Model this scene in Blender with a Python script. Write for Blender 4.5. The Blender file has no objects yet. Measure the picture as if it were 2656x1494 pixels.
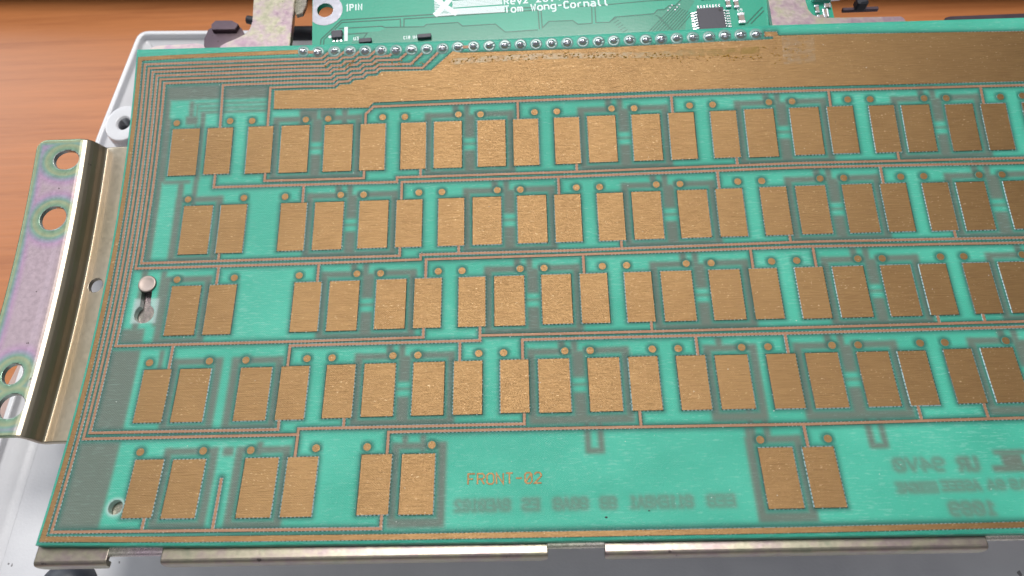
import bpy, bmesh, math, random
import numpy as np
from mathutils import Vector, Matrix
# ------------------------------------------------------------------ tuning: light, exposure, base colours
WORLD_STR = 0.18
LIGHTS = [  # name, location, target, size x, size y, power, colour
    ('window_light', (-1.25, 0.95, 0.75), (0, 0, 0), 1.0, 0.7, 11, (.90, .95, 1)),
    ('ceiling_lamp', (-.04, 0.52, 1.4), (0, 0, 0), .62, .48, 21, (1, .98, .95)),
    ('ceiling_lamp', (-.50, -.30, 1.4), (-.1, 0, 0), .16, .10, 0.4, (1, .98, .95)),
    ('ceiling_lamp', (.05, -.30, 1.4), (0, 0, 0), .16, .10, 0.4, (1, .98, .95)),
    ('ceiling_lamp', (1.1, -.30, 1.4), (0, 0, 0), .16, .10, 0.4, (1, .98, .95)),
    ('front_window', (0, -1.2, 1.2), (0, 0, 0), 1.8, .26, 2.8, (.90, .95, 1)),
]
C_COP1 = (.262, .154, .062); C_COP2 = (.200, .110, .042)
C_TRC1 = (.36, .19, .105); C_TRC2 = (.27, .132, .068)
C_GRN1 = (.075, .51, .365); C_GRN2 = (.022, .335, .23)
C_BACK = (.112, .150, .118)
C_CTL = (.0, .35, .22)
C_WD1 = (.47, .165, .050); C_WD2 = (.385, .125, .035)
SSS = 0.0
# ------------------------------------------------------------------ camera, world, lights
S_ = bpy.context.scene
COL = S_.collection
MM = 0.001
cam_d = bpy.data.cameras.new('camera'); cam = bpy.data.objects.new('camera', cam_d); COL.objects.link(cam)
cam.location = (-14.2417*MM, -62.5962*MM, 155.7547*MM)
cam.rotation_euler = (0.39874775, 0.0357076, -0.01529519)
cam_d.sensor_width = 36.0; cam_d.lens = 1920.36/2656*36.0
cam_d.clip_start = 0.01; cam_d.clip_end = 30
cam_d.dof.use_dof = True; cam_d.dof.focus_distance = 0.170; cam_d.dof.aperture_fstop = 20.0
S_.camera = cam
W = bpy.data.worlds.new('World'); S_.world = W; W.use_nodes = True
W.node_tree.nodes['Background'].inputs[0].default_value = (0.86, 0.93, 1.0, 1)
W.node_tree.nodes['Background'].inputs[1].default_value = WORLD_STR
def area(name, loc, tgt, sx, sy, power, col):
    l = bpy.data.lights.new(name, 'AREA'); l.shape = 'RECTANGLE'; l.size = sx; l.size_y = sy; l.energy = power; l.color = col
    o = bpy.data.objects.new(name, l); COL.objects.link(o); o.location = loc
    o.rotation_euler = (Vector(tgt)-Vector(loc)).to_track_quat('-Z', 'Y').to_euler()
    return o
for a in LIGHTS: area(*a)
S_.view_settings.view_transform = 'Standard'; S_.view_settings.look = 'None'
S_.view_settings.exposure = -0.06; S_.view_settings.gamma = 1
S_.cycles.max_bounces = 8
# ------------------------------------------------------------------ curved board space: u to the right, v to the front, h off the surface (mm)
K = 0.003075474758
def P(u, v, h=0.0):
    r = 1/K-h
    return (u*MM, -r*math.sin(K*v)*MM, (1/K-r*math.cos(K*v))*MM)
def Parr(u, v, h):
    r = 1/K-h
    return np.stack([u*MM, -r*np.sin(K*v)*MM, (1/K-r*np.cos(K*v))*MM], -1)
# ------------------------------------------------------------------ mesh helpers
class MB:
    def __init__(s): s.v = []; s.f = []; s.m = []; s.uv = []
    def vert(s, p, uv=None):
        s.v.append(p); s.uv.append(uv if uv else (p[0]*1000, -p[1]*1000)); return len(s.v)-1
    def b(s, u, v, h=0.0): return s.vert(P(u, v, h), (u, v))
    def face(s, idx, m=0): s.f.append(tuple(idx)); s.m.append(m)
    def box(s, x0, x1, y0, y1, z0, z1, m=0, fn=None, bev=0):
        fn = fn or (lambda x, y, z: (x*MM, y*MM, z*MM))
        b = bev
        if b:
            ring = [(x0+b, y0), (x1-b, y0), (x1, y0+b), (x1, y1-b), (x1-b, y1), (x0+b, y1), (x0, y1-b), (x0, y0+b)]
            top = [(x0+2*b, y0+b), (x1-2*b, y0+b), (x1-b, y0+2*b), (x1-b, y1-2*b), (x1-2*b, y1-b), (x0+2*b, y1-b), (x0+b, y1-2*b), (x0+b, y0+2*b)]
            A = [s.vert(fn(x, y, z0), (x, -y)) for x, y in ring]; B = [s.vert(fn(x, y, z1-b), (x, -y)) for x, y in ring]; T = [s.vert(fn(x, y, z1), (x, -y)) for x, y in top]
            for i in range(8):
                j = (i+1) % 8; s.face((A[i], A[j], B[j], B[i]), m); s.face((B[i], B[j], T[j], T[i]), m)
            s.face(T, m); s.face(A[::-1], m); return
        c = [s.vert(fn(x, y, z), (x, -y)) for z in (z0, z1) for x, y in ((x0, y0), (x1, y0), (x1, y1), (x0, y1))]
        for q in ((3, 2, 1, 0), (4, 5, 6, 7), (0, 1, 5, 4), (1, 2, 6, 5), (2, 3, 7, 6), (3, 0, 4, 7)): s.face([c[i] for i in q], m)
    def lathe(s, prof, n=20, m=0, fn=None, cx=0, cy=0, close_top=True, phase=0):
        # prof: (r, z) from bottom to top, mm
        fn = fn or (lambda x, y, z: (x*MM, y*MM, z*MM))
        R = []
        for r, z in prof:
            R.append([s.vert(fn(cx+r*math.cos(phase+2*math.pi*i/n), cy+r*math.sin(phase+2*math.pi*i/n), z)) for i in range(n)])
        for a, b in zip(R, R[1:]):
            for i in range(n): s.face((a[i], a[(i+1) % n], b[(i+1) % n], b[i]), m)
        if close_top: s.face(R[-1], m)
    def build(s, name, mats, parent=None, smooth=False):
        me = bpy.data.meshes.new(name); me.from_pydata(s.v, [], s.f)
        for mt in (mats if isinstance(mats, (list, tuple)) else [mats]): me.materials.append(mt)
        me.polygons.foreach_set('material_index', s.m)
        uvl = me.uv_layers.new(name='UVMap'); li = np.empty(len(me.loops), dtype=np.int32); me.loops.foreach_get('vertex_index', li)
        uvl.data.foreach_set('uv', np.array(s.uv, dtype=np.float32)[li].ravel())
        if smooth: me.polygons.foreach_set('use_smooth', [True]*len(me.polygons))
        me.update()
        o = bpy.data.objects.new(name, me); COL.objects.link(o)
        if parent: o.parent = parent
        return o
def thing(name, label, cat, loc=(0, 0, 0), group=None):
    o = bpy.data.objects.new(name, None); o.empty_display_size = .01; COL.objects.link(o)
    o.location = loc; o['label'] = label; o['category'] = cat
    if group: o['group'] = group
    return o
def tag(o, label, cat, group=None):
    o['label'] = label; o['category'] = cat
    if group: o['group'] = group
    return o
def split(pts, step=2.0):
    out = [pts[0]]
    for a, b in zip(pts, pts[1:]):
        n = max(1, int(math.ceil(abs(b[1]-a[1])/step)), int(math.ceil(abs(b[0]-a[0])/12.0)))
        for i in range(1, n+1): out.append((a[0]+(b[0]-a[0])*i/n, a[1]+(b[1]-a[1])*i/n))
    return out
def ribbon(mb, pts, w, h0=0.0, h1=0.06, skirt=0.12, w2=None, put=None, m0=0, m1=1, sub=True):
    # flat copper run w wide with sloping resist-covered sides
    put = put or mb.b
    if sub: pts = split(pts)
    n = len(pts); N = []
    for i in range(n):
        ds = []
        if i: ds.append((pts[i][0]-pts[i-1][0], pts[i][1]-pts[i-1][1]))
        if i < n-1: ds.append((pts[i+1][0]-pts[i][0], pts[i+1][1]-pts[i][1]))
        ds = [(x/math.hypot(x, y), y/math.hypot(x, y)) for x, y in ds]
        if len(ds) == 1: N.append((-ds[0][1], ds[0][0]))
        else:
            a, b = (-ds[0][1], ds[0][0]), (-ds[1][1], ds[1][0]); mx, my = a[0]+b[0], a[1]+b[1]
            k = 2/max(mx*mx+my*my, .4); N.append((mx*k, my*k))
    rows = []
    for i, ((u, v), (nx, ny)) in enumerate(zip(pts, N)):
        a = w/2; c = a+skirt
        rows.append([put(u-nx*c, v-ny*c, h0), put(u-nx*a, v-ny*a, h1), put(u+nx*a, v+ny*a, h1), put(u+nx*c, v+ny*c, h0)])
    for r, q in zip(rows, rows[1:]):
        for k, mm in ((0, m1), (1, m0), (2, m1)): mb.face((r[k], q[k], q[k+1], r[k+1]), mm)
    for i, s in ((0, -1), (n-1, 1)):
        j = 1 if i == 0 else n-2
        dx, dy = pts[i][0]-pts[j][0], pts[i][1]-pts[j][1]; L = math.hypot(dx, dy); dx, dy = dx/L*skirt, dy/L*skirt
        (u, v), (nx, ny) = pts[i], N[i]; a = w/2
        e = [rows[i][0], put(u-nx*a+dx, v-ny*a+dy, h0), put(u+nx*a+dx, v+ny*a+dy, h0), rows[i][3]]
        r = rows[i]
        F = [(r[0], r[1], e[1]), (r[1], r[2], e[2], e[1]), (r[2], r[3], e[2])]
        for f in F: mb.face(f if s > 0 else f[::-1], m1)
def disc(mb, u, v, r, h0=0.0, h1=0.07, skirt=.13, n=20, m0=0, m1=1):
    A = [mb.b(u+r*math.cos(2*math.pi*i/n), v-r*math.sin(2*math.pi*i/n), h1) for i in range(n)]
    B = [mb.b(u+(r+skirt)*math.cos(2*math.pi*i/n), v-(r+skirt)*math.sin(2*math.pi*i/n), h0) for i in range(n)]
    mb.face(A, m0)
    for i in range(n): mb.face((B[i], B[(i+1) % n], A[(i+1) % n], A[i]), m1)
# stroke lettering (cell 4 wide, 6 high, y up)
GL = {'F':[[(0,0),(0,6),(4,6)],[(0,3),(3,3)]],'R':[[(0,0),(0,6),(3,6),(4,5),(4,4),(3,3),(0,3)],[(2,3),(4,0)]],'O':[[(1,0),(0,1),(0,5),(1,6),(3,6),(4,5),(4,1),(3,0),(1,0)]],
'N':[[(0,0),(0,6),(4,0),(4,6)]],'T':[[(0,6),(4,6)],[(2,6),(2,0)]],'-':[[(.3,3),(3.7,3)]],'0':[[(1,0),(0,1),(0,5),(1,6),(3,6),(4,5),(4,1),(3,0),(1,0)],[(.4,.8),(3.6,5.2)]],
'2':[[(0,5),(1,6),(3,6),(4,5),(4,4),(0,0),(4,0)]],'1':[[(1,5),(2,6),(2,0)],[(1,0),(3,0)]],'P':[[(0,0),(0,6),(3,6),(4,5),(4,4),(3,3),(0,3)]],'I':[[(2,0),(2,6)]],
'4':[[(3,0),(3,6),(0,2),(4,2)]],'9':[[(4,3),(1,3),(0,4),(0,5),(1,6),(3,6),(4,5),(4,1),(3,0),(1,0)]],'V':[[(0,6),(2,0),(4,6)]],'U':[[(0,6),(0,1),(1,0),(3,0),(4,1),(4,6)]],'C':[[(4,5),(3,6),(1,6),(0,5),(0,1),(1,0),(3,0),(4,1)]],
'W':[[(0,6),(1,0),(2,4),(3,0),(4,6)]],'e':[[(0,2.2),(4,2.2),(4,3),(3,4),(1,4),(0,3),(0,1),(1,0),(3.5,0)]],'v':[[(0,4),(2,0),(4,4)]],'o':[[(1,0),(0,1),(0,3),(1,4),(3,4),(4,3),(4,1),(3,0),(1,0)]],
'm':[[(0,0),(0,4),(1.4,4),(2,3.4),(2,0)],[(2,3.4),(2.7,4),(3.4,4),(4,3.4),(4,0)]],'n':[[(0,0),(0,4),(3,4),(4,3),(4,0)]],'g':[[(4,.4),(1,.4),(0,1.2),(0,3.2),(1,4),(4,4),(4,-1),(3,-2),(.6,-2)]],'r':[[(0.6,0),(0.6,4)],[(.6,3),(1.8,4),(3.4,4)]],
'a':[[(.5,4),(3,4),(4,3),(4,0),(1,0),(0,.8),(.8,2.1),(4,2.1)]],'l':[[(1.2,6),(1.2,1),(2.2,0),(3,0)]],'5':[[(4,6),(0,6),(0,3.5),(3,3.5),(4,2.5),(4,1),(3,0),(0,0)]],'8':[[(1,3),(0,4),(0,5),(1,6),(3,6),(4,5),(4,4),(3,3),(1,3),(0,2),(0,1),(1,0),(3,0),(4,1),(4,2),(3,3)]],
'3':[[(0,6),(4,6),(2,3.5),(4,2.5),(4,1),(3,0),(0,0)]],'B':[[(0,0),(0,6),(3,6),(4,5),(4,4),(3,3),(0,3)],[(3,3),(4,2),(4,1),(3,0),(0,0)]],'A':[[(0,0),(2,6),(4,0)],[(1,2),(3,2)]],'E':[[(4,0),(0,0),(0,6),(4,6)],[(0,3),(3,3)]],'S':[[(4,5.5),(3,6),(1,6),(0,5),(0,4),(1,3),(3,3),(4,2),(4,1),(3,0),(0,0)]],
'D':[[(0,0),(0,6),(2.6,6),(4,4.6),(4,1.4),(2.6,0),(0,0)]],'L':[[(0,6),(0,0),(4,0)]],'K':[[(0,0),(0,6)],[(4,6),(0,2.5)],[(1.5,3.8),(4,0)]]}
def strokes(text, x, y, cw, hgt, adv, mirror=False):
    # polylines; x left, y baseline, v grows towards the viewer so y up is minus v
    out = []
    for i, ch in enumerate(text):
        for st in GL.get(ch, []):
            out.append([((x+i*adv+(4-a if mirror else a)*cw/4), y-b*hgt/6) for a, b in st])
    return out
# ------------------------------------------------------------------ material helpers
def mat(name): 
    m = bpy.data.materials.new(name); m.use_nodes = True; nt = m.node_tree
    return m, nt, nt.nodes['Principled BSDF']
class NT:
    def __init__(s, nt): s.t = nt
    def n(s, typ, **kw):
        nd = s.t.nodes.new(typ)
        for k, v in kw.items():
            if k.startswith('i_'):
                key = k[2:]; key = int(key) if key.isdigit() else key.replace('_', ' ')
                if hasattr(v, 'links') or isinstance(v, bpy.types.NodeSocket): s.t.links.new(v, nd.inputs[key])
                else: nd.inputs[key].default_value = v
            else: setattr(nd, k, v)
        return nd
    def l(s, a, b): s.t.links.new(a, b)
    def math(s, op, a, b=0.0, c=None):
        nd = s.t.nodes.new('ShaderNodeMath'); nd.operation = op
        for i, x in enumerate((a, b) if c is None else (a, b, c)):
            if isinstance(x, bpy.types.NodeSocket): s.t.links.new(x, nd.inputs[i])
            else: nd.inputs[i].default_value = x
        return nd.outputs[0]
    def mix(s, f, a, b):
        nd = s.t.nodes.new('ShaderNodeMix'); nd.data_type = 'RGBA'
        for sock, x in ((nd.inputs[0], f), (nd.inputs[6], a), (nd.inputs[7], b)):
            if isinstance(x, bpy.types.NodeSocket): s.t.links.new(x, sock)
            elif isinstance(x, (int, float)): sock.default_value = x
            else: sock.default_value = (*x, 1)
        return nd.outputs[2]
    def uv(s, sx=1, sy=1, rot=0):
        m = s.n('ShaderNodeMapping'); s.l(s.n('ShaderNodeUVMap', uv_map='UVMap').outputs[0], m.inputs[0])
        m.inputs['Scale'].default_value = (sx, sy, 1); m.inputs['Rotation'].default_value = (0, 0, rot); return m.outputs[0]
    def obj(s, sx=1, sy=1, sz=1):
        m = s.n('ShaderNodeMapping'); s.l(s.n('ShaderNodeTexCoord').outputs['Object'], m.inputs[0])
        m.inputs['Scale'].default_value = (sx, sy, sz); return m.outputs[0]
    def noise(s, vec, scale=1, detail=2, rough=.5): 
        n = s.n('ShaderNodeTexNoise'); s.l(vec, n.inputs['Vector']); n.inputs['Scale'].default_value = scale; n.inputs['Detail'].default_value = detail; n.inputs['Roughness'].default_value = rough
        return n.outputs['Fac']
    def ramp(s, f, stops):
        r = s.n('ShaderNodeValToRGB'); s.l(f, r.inputs[0]); e = r.color_ramp.elements
        while len(e) < len(stops): e.new(.5)
        for el, (p, c) in zip(e, stops): el.position = p; el.color = (*c, 1)
        return r.outputs[0]
    def bump(s, h, dist, strength=1.0, normal=None):
        b = s.n('ShaderNodeBump'); s.l(h, b.inputs['Height']); b.inputs['Distance'].default_value = dist; b.inputs['Strength'].default_value = strength
        if normal is not None: s.l(normal, b.inputs['Normal'])
        return b.outputs[0]
def weave(N, amp=1.0):
    # woven glass cloth under the resist: 0.45 mm threads, broken up by long noise
    uvn = N.uv(); sep = N.n('ShaderNodeSeparateXYZ'); N.l(uvn, sep.inputs[0]); x, y = sep.outputs[0], sep.outputs[1]
    wob = N.noise(N.uv(.25, .25), 1, 1)
    xx = N.math('MULTIPLY', N.math('ADD', x, wob), 2*math.pi/.52); yy = N.math('MULTIPLY', N.math('ADD', y, wob), 2*math.pi/.46)
    w = N.math('MULTIPLY', N.math('SINE', xx), N.math('SINE', yy))
    fib = N.noise(N.uv(.22, 2.8), 1, 4, .65); fine = N.noise(N.uv(1.3, 3.2), 1, 3, .65)
    return N.math('ADD', N.math('MULTIPLY', w, .35*amp), N.math('ADD', N.math('MULTIPLY', fib, 1.5), N.math('MULTIPLY', fine, 1.3)))
def setp(b, **k):
    for a, v in k.items(): b.inputs[a.replace('_', ' ')].default_value = v
# ------------------------------------------------------------------ board layout in millimetres (u right, v to the front)
PADS = [(1,'W',-102.95,-96.03,-47.48,-34.85),(1,'N',-94.06,-87.7,-47.42,-34.93),(1,'N',-83.77,-77.51,-47.44,-34.8),(1,'W',-75.42,-68.45,-47.38,-34.7),(1,'W',-64.57,-57.57,-47.23,-34.64),(1,'N',-55.61,-49.4,-47.11,-34.61),(1,'N',-45.51,-39.31,-47.08,-34.57),(1,'W',-37.31,-30.47,-47.08,-34.59),(1,'W',-26.58,-19.74,-47.04,-34.61),(1,'N',-17.77,-11.6,-47.01,-34.58),(1,'N',-7.66,-1.5,-47.06,-34.63),(1,'W',0.52,7.37,-47.19,-34.79),(1,'W',11.36,18.25,-47.2,-34.81),(1,'N',20.39,26.58,-47.31,-34.84),(1,'N',30.65,36.89,-47.38,-34.9),(1,'W',38.94,45.97,-47.56,-34.76),(1,'W',49.92,56.9,-47.55,-34.95),(1,'N',58.98,65.18,-47.54,-35.03),(1,'N',69.08,75.09,-47.39,-34.93),(1,'W',76.87,83.54,-47.23,-34.83),(1,'W',87.32,93.9,-47.02,-34.69),(1,'N',95.83,101.76,-46.88,-34.6),(2,'W',-97.79,-90.78,-26.58,-13.96),(2,'N',-88.76,-82.44,-26.57,-14.01),(2,'N',-74.1,-67.84,-26.51,-14.12),(2,'W',-65.8,-58.86,-26.49,-14.12),(2,'W',-55.02,-48.07,-26.5,-14.19),(2,'N',-46.11,-39.9,-26.43,-14.18),(2,'N',-36.04,-29.86,-26.48,-14.16),(2,'W',-27.83,-21.03,-26.5,-14.21),(2,'W',-17.16,-10.29,-26.56,-14.25),(2,'N',-8.32,-2.12,-26.53,-14.28),(2,'N',1.8,7.98,-26.56,-14.29),(2,'W',10.04,16.9,-26.61,-14.38),(2,'W',20.87,27.85,-26.67,-14.39),(2,'N',29.93,36.2,-26.74,-14.42),(2,'N',40.34,46.57,-26.79,-14.43),(2,'W',48.72,55.69,-26.8,-14.45),(2,'W',59.63,66.56,-26.82,-14.41),(2,'N',68.57,74.54,-26.77,-14.41),(2,'N',78.26,84.25,-26.58,-14.33),(2,'W',86.11,92.68,-26.49,-14.18),(3,'W',-97.84,-90.96,-5.88,6.24),(3,'N',-89.0,-82.65,-5.92,6.24),(3,'N',-69.11,-62.83,-5.98,6.14),(3,'W',-60.83,-53.97,-6.02,6.15),(3,'W',-49.99,-43.11,-6.09,6.02),(3,'N',-41.17,-34.97,-6.12,6.01),(3,'N',-31.02,-24.89,-6.1,6.0),(3,'W',-22.83,-16.0,-6.12,6.02),(3,'W',-12.05,-5.3,-6.15,5.89),(3,'N',-3.24,2.98,-6.14,5.94),(3,'N',6.9,13.04,-6.17,5.95),(3,'W',15.19,22.15,-6.17,5.99),(3,'W',26.08,33.1,-6.17,6.0),(3,'N',35.19,41.5,-6.18,6.04),(3,'N',45.56,51.87,-6.17,6.23),(3,'W',53.99,60.9,-6.13,6.22),(3,'W',64.75,71.48,-6.11,6.23),(3,'N',73.41,79.39,-6.1,6.19),(3,'N',83.13,89.02,-6.09,6.13),(4,'N',-100.65,-94.51,14.3,26.31),(4,'W',-92.52,-85.62,14.32,26.38),(4,'W',-78.93,-72.0,14.36,26.4),(4,'N',-59.79,-53.46,14.23,26.26),(4,'W',-51.46,-44.61,14.18,26.14),(4,'W',-40.66,-33.83,14.12,26.13),(4,'N',-31.76,-25.58,14.11,26.14),(4,'N',-21.64,-15.47,14.08,26.03),(4,'W',-13.39,-6.6,14.11,26.14),(4,'W',-2.61,4.28,14.14,26.18),(4,'N',6.28,12.59,14.1,26.2),(4,'N',16.62,22.92,14.15,26.32),(4,'W',24.98,31.99,14.27,26.35),(4,'N',36.05,42.33,14.29,26.49),(4,'W',44.43,51.36,14.28,26.57),(4,'W',55.38,62.13,14.33,26.53),(4,'N',64.1,70.08,14.38,26.49),(4,'N',73.87,79.82,14.21,26.28),(5,'N',-98.15,-92.08,34.4,46.33),(5,'W',-90.09,-83.2,34.53,46.59),(5,'W',-74.84,-67.83,34.54,46.74),(5,'N',-65.91,-59.56,34.53,46.74),(5,'N',-50.49,-44.17,34.34,46.64),(5,'W',-42.07,-35.2,34.42,46.75),(5,'W',30.99,37.91,34.72,47.01),(5,'N',39.91,46.18,34.79,46.97)]
DOTS = [(1,-102.12,-49.15),(1,-88.58,-49.24),(1,-83.0,-49.09),(1,-69.46,-48.92),(1,-63.83,-48.94),(1,-50.19,-48.85),(1,-44.62,-48.74),(1,-31.27,-48.89),(1,-25.77,-48.75),(1,-12.4,-48.8),(1,-6.87,-48.79),(1,6.64,-49.06),(1,12.17,-48.94),(1,25.79,-49.17),(1,31.41,-49.19),(1,45.15,-49.31),(1,50.79,-49.32),(1,64.29,-49.32),(1,69.69,-49.18),(1,82.65,-48.94),(1,87.96,-48.8),(1,100.93,-48.62),(1,106.22,-48.74),(2,-97.09,-28.35),(2,-83.39,-28.3),(2,-73.31,-28.27),(2,-59.77,-28.28),(2,-54.21,-28.15),(2,-40.8,-28.26),(2,-35.25,-28.23),(2,-21.89,-28.24),(2,-16.37,-28.21),(2,-2.94,-28.28),(2,2.61,-28.24),(2,16.11,-28.4),(2,21.74,-28.36),(2,35.43,-28.51),(2,41.08,-28.47),(2,54.84,-28.61),(2,60.4,-28.58),(2,73.7,-28.42),(2,79.06,-28.39),(2,91.93,-28.24),(2,97.24,-28.15),(3,-96.96,-7.55),(3,-83.46,-7.62),(3,-68.21,-7.73),(3,-54.74,-7.77),(3,-49.2,-7.69),(3,-35.78,-7.78),(3,-30.28,-7.76),(3,-16.85,-7.85),(3,-11.33,-7.86),(3,2.08,-7.89),(3,7.63,-7.93),(3,21.26,-7.95),(3,26.91,-7.92),(3,40.66,-7.88),(3,46.34,-7.91),(3,60.13,-7.92),(3,65.59,-7.84),(3,78.67,-7.84),(3,83.87,-7.76),(3,96.91,-7.79),(4,-99.82,12.62),(4,-86.33,12.59),(4,-78.13,12.58),(4,-64.45,12.58),(4,-58.87,12.54),(4,-45.35,12.42),(4,-39.8,12.43),(4,-26.34,12.38),(4,-20.88,12.39),(4,-7.43,12.33),(4,-1.87,12.4),(4,11.7,12.41),(4,17.33,12.45),(4,31.08,12.55),(4,36.77,12.57),(4,50.56,12.59),(4,56.14,12.68),(4,69.41,12.61),(4,74.68,12.62),(4,87.68,12.56),(5,-97.54,32.72),(5,-84.14,32.77),(5,-74.04,32.86),(5,-60.26,32.72),(5,-49.53,32.7),(5,-35.99,32.58),(5,31.76,33.03),(5,45.48,33.1)]
PINS = [(-70.85,-67.75),(-67.07,-67.46),(-62.84,-67.46),(-58.84,-67.39),(-54.93,-67.31),(-50.87,-67.23),(-47.04,-67.17),(-43.14,-67.18),(-39.25,-67.19),(-35.21,-67.19),(-31.31,-67.45),(-27.35,-67.45),(-23.32,-67.46),(-19.37,-67.51),(-15.42,-67.52),(-11.49,-67.48),(-7.55,-67.49),(-3.62,-67.49),(0.36,-67.58),(4.28,-67.51),(8.13,-67.6),(12.12,-67.6),(16.17,-67.52),(20.01,-67.61),(23.91,-67.62),(27.96,-67.7),(32.0,-67.7),(35.95,-67.95),(39.9,-67.92),(43.71,-67.93)]
STAIR = [[(-71.47,-65.76),(-66.09,-65.71),(-64.59,-66.98),(-62.84,-67.49)],[(-71.44,-64.68),(-65.45,-64.69),(-64.4,-65.65),(-62.26,-65.71),(-60.45,-67.15),(-58.84,-67.5)],[(-71.4,-63.6),(-65.34,-63.53),(-64.07,-64.64),(-61.77,-64.63),(-60.57,-65.66),(-58.27,-65.73),(-56.46,-67.15),(-54.93,-67.51)],[(-71.36,-62.61),(-64.32,-62.5),(-63.43,-63.5),(-60.98,-63.52),(-59.93,-64.56),(-57.64,-64.6),(-56.43,-65.58),(-54.14,-65.65),(-52.47,-67.08),(-50.87,-67.43)],[(-71.32,-61.53),(-63.98,-61.41),(-63.01,-62.45),(-60.19,-62.45),(-59.14,-63.53),(-57.0,-63.57),(-55.95,-64.57),(-53.51,-64.55),(-52.45,-65.62),(-48.78,-65.69),(-47.04,-67.36)],[(-71.28,-60.37),(-63.48,-60.23),(-62.45,-61.27),(-59.7,-61.37),(-58.66,-62.41),(-56.37,-62.43),(-55.32,-63.5),(-53.03,-63.54),(-51.98,-64.54),(-46.33,-64.52),(-43.14,-67.28)],[(-71.23,-59.29),(-62.99,-59.14),(-61.8,-60.17),(-59.22,-60.23),(-58.17,-61.26),(-55.89,-61.29),(-54.92,-62.38),(-52.56,-62.4),(-51.35,-63.36),(-43.28,-63.21),(-39.25,-67.29)],[(-71.19,-58.1),(-62.65,-57.94),(-61.54,-59.0),(-59.11,-59.07),(-57.92,-60.1),(-55.48,-60.17),(-54.59,-61.21),(-52.23,-61.28),(-51.18,-62.31),(-40.38,-62.0),(-35.21,-67.3)]]
POLYTOP = [(-71.15,-57.14),(-62.17,-57.13),(-61.14,-58.24),(-58.55,-58.23),(-57.52,-59.26),(-55.08,-59.33),(-54.04,-60.28),(-51.76,-60.27),(-50.71,-61.39),(-38.1,-61.22),(-32.62,-66.29)]
POLYTOP2 = [(-32.61,-66.43),(-30.48,-65.76),(-0.88,-65.65),(33.92,-66.23),(41.26,-66.26),(47.82,-66.41),(47.96,-67.11),(45.8,-67.19),(45.91,-68.45),(48.89,-68.38),(49.24,-67.28),(61.79,-67.15),(109.58,-66.04)]
POLYBOT = [(107.32,-52.56),(67.6,-53.08),(32.52,-53.46),(17.7,-53.39),(-20.58,-53.22),(-52.6,-52.98),(-53.84,-51.63),(-70.92,-52.03),(-77.66,-52.16),(-77.81,-57.18)]
# ------------------------------------------------------------------ materials
def plain(name, col, rough=.5, met=0.0, bump=0.0, bs=300, var=0.0, coat=0.0):
    m, nt, b = mat(name); N = NT(nt)
    n = N.noise(N.obj(bs, bs, bs), 1, 3, .6)
    c = N.mix(n, tuple(x*(1-var) for x in col), tuple(min(1, x*(1+var)) for x in col)); N.l(c, b.inputs['Base Color'])
    setp(b, Roughness=rough, Metallic=met, Coat_Weight=coat, Coat_Roughness=.15)
    if bump: N.l(N.bump(n, bump, .6), b.inputs['Normal'])
    return m
def copper_like(name, base, dark, met=.55, rough=.36, glint=1.0):
    m, nt, b = mat(name); N = NT(nt)
    tone = N.noise(N.uv(.035, .045), 1, 4, .65); streak = N.noise(N.uv(.22, 3.4), 1, 4, .6)
    f = N.math('ADD', N.math('MULTIPLY', tone, .45), N.math('MULTIPLY', N.math('ADD', N.math('MULTIPLY', N.math('SUBTRACT', streak, .5), 1.7), .5), .6))
    c = N.ramp(f, [(.3, dark), (.68, base)])
    N.l(c, b.inputs['Base Color']); setp(b, Metallic=met, Roughness=rough, Coat_Weight=.15, Coat_Roughness=.24)
    glint_spk = N.math('GREATER_THAN', N.noise(N.uv(1.2, 3.0), 1, 2, .75), N.math('SUBTRACT', .80, N.math('MULTIPLY', N.noise(N.uv(.05, .5), 1, 2, .5), .24)))
    c2 = N.mix(N.math('MULTIPLY', glint_spk, .3), c, (1.0, .80, .52)); N.l(c2, b.inputs['Base Color'])  # pale gold specks: small glints painted into the base colour
    h = weave(N, .5); N.l(N.bump(h, .00006*glint, 1.0), b.inputs['Normal']); N.l(N.bump(h, .00008*glint, 1.0), b.inputs['Coat Normal'])
    return m
M_COP = copper_like('resist_over_copper', C_COP1, C_COP2, .80, .43)
M_TRC = copper_like('resist_over_trace', C_TRC1, C_TRC2, .25, .5)
def edge_mat():
    # thin resist over the etched copper edge, with toothed glints painted on as pale colour
    m, nt, b = mat('resist_edge'); N = NT(nt)
    uvn = N.uv(); sep = N.n('ShaderNodeSeparateXYZ'); N.l(uvn, sep.inputs[0])
    sx = N.math('SINE', N.math('MULTIPLY', sep.outputs[0], 2*math.pi/.84)); sy = N.math('SINE', N.math('MULTIPLY', sep.outputs[1], 2*math.pi/.8))
    glint_tooth = N.math('GREATER_THAN', N.math('ADD', N.math('ADD', sx, sy), N.math('MULTIPLY', N.math('SUBTRACT', N.noise(N.uv(.8, .8), 1, 3, .7), .5), 4.0)), .3)
    N.l(N.mix(glint_tooth, (.004, .05, .035), (.24, .36, .38)), b.inputs['Base Color']); N.l(N.math('MULTIPLY', glint_tooth, .2), b.inputs['Metallic'])
    setp(b, Roughness=.46)
    N.l(N.bump(N.noise(N.uv(3, 3), 1, 2), .00008, 1.0), b.inputs['Normal'])
    return m
M_EDGE = edge_mat()
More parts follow.
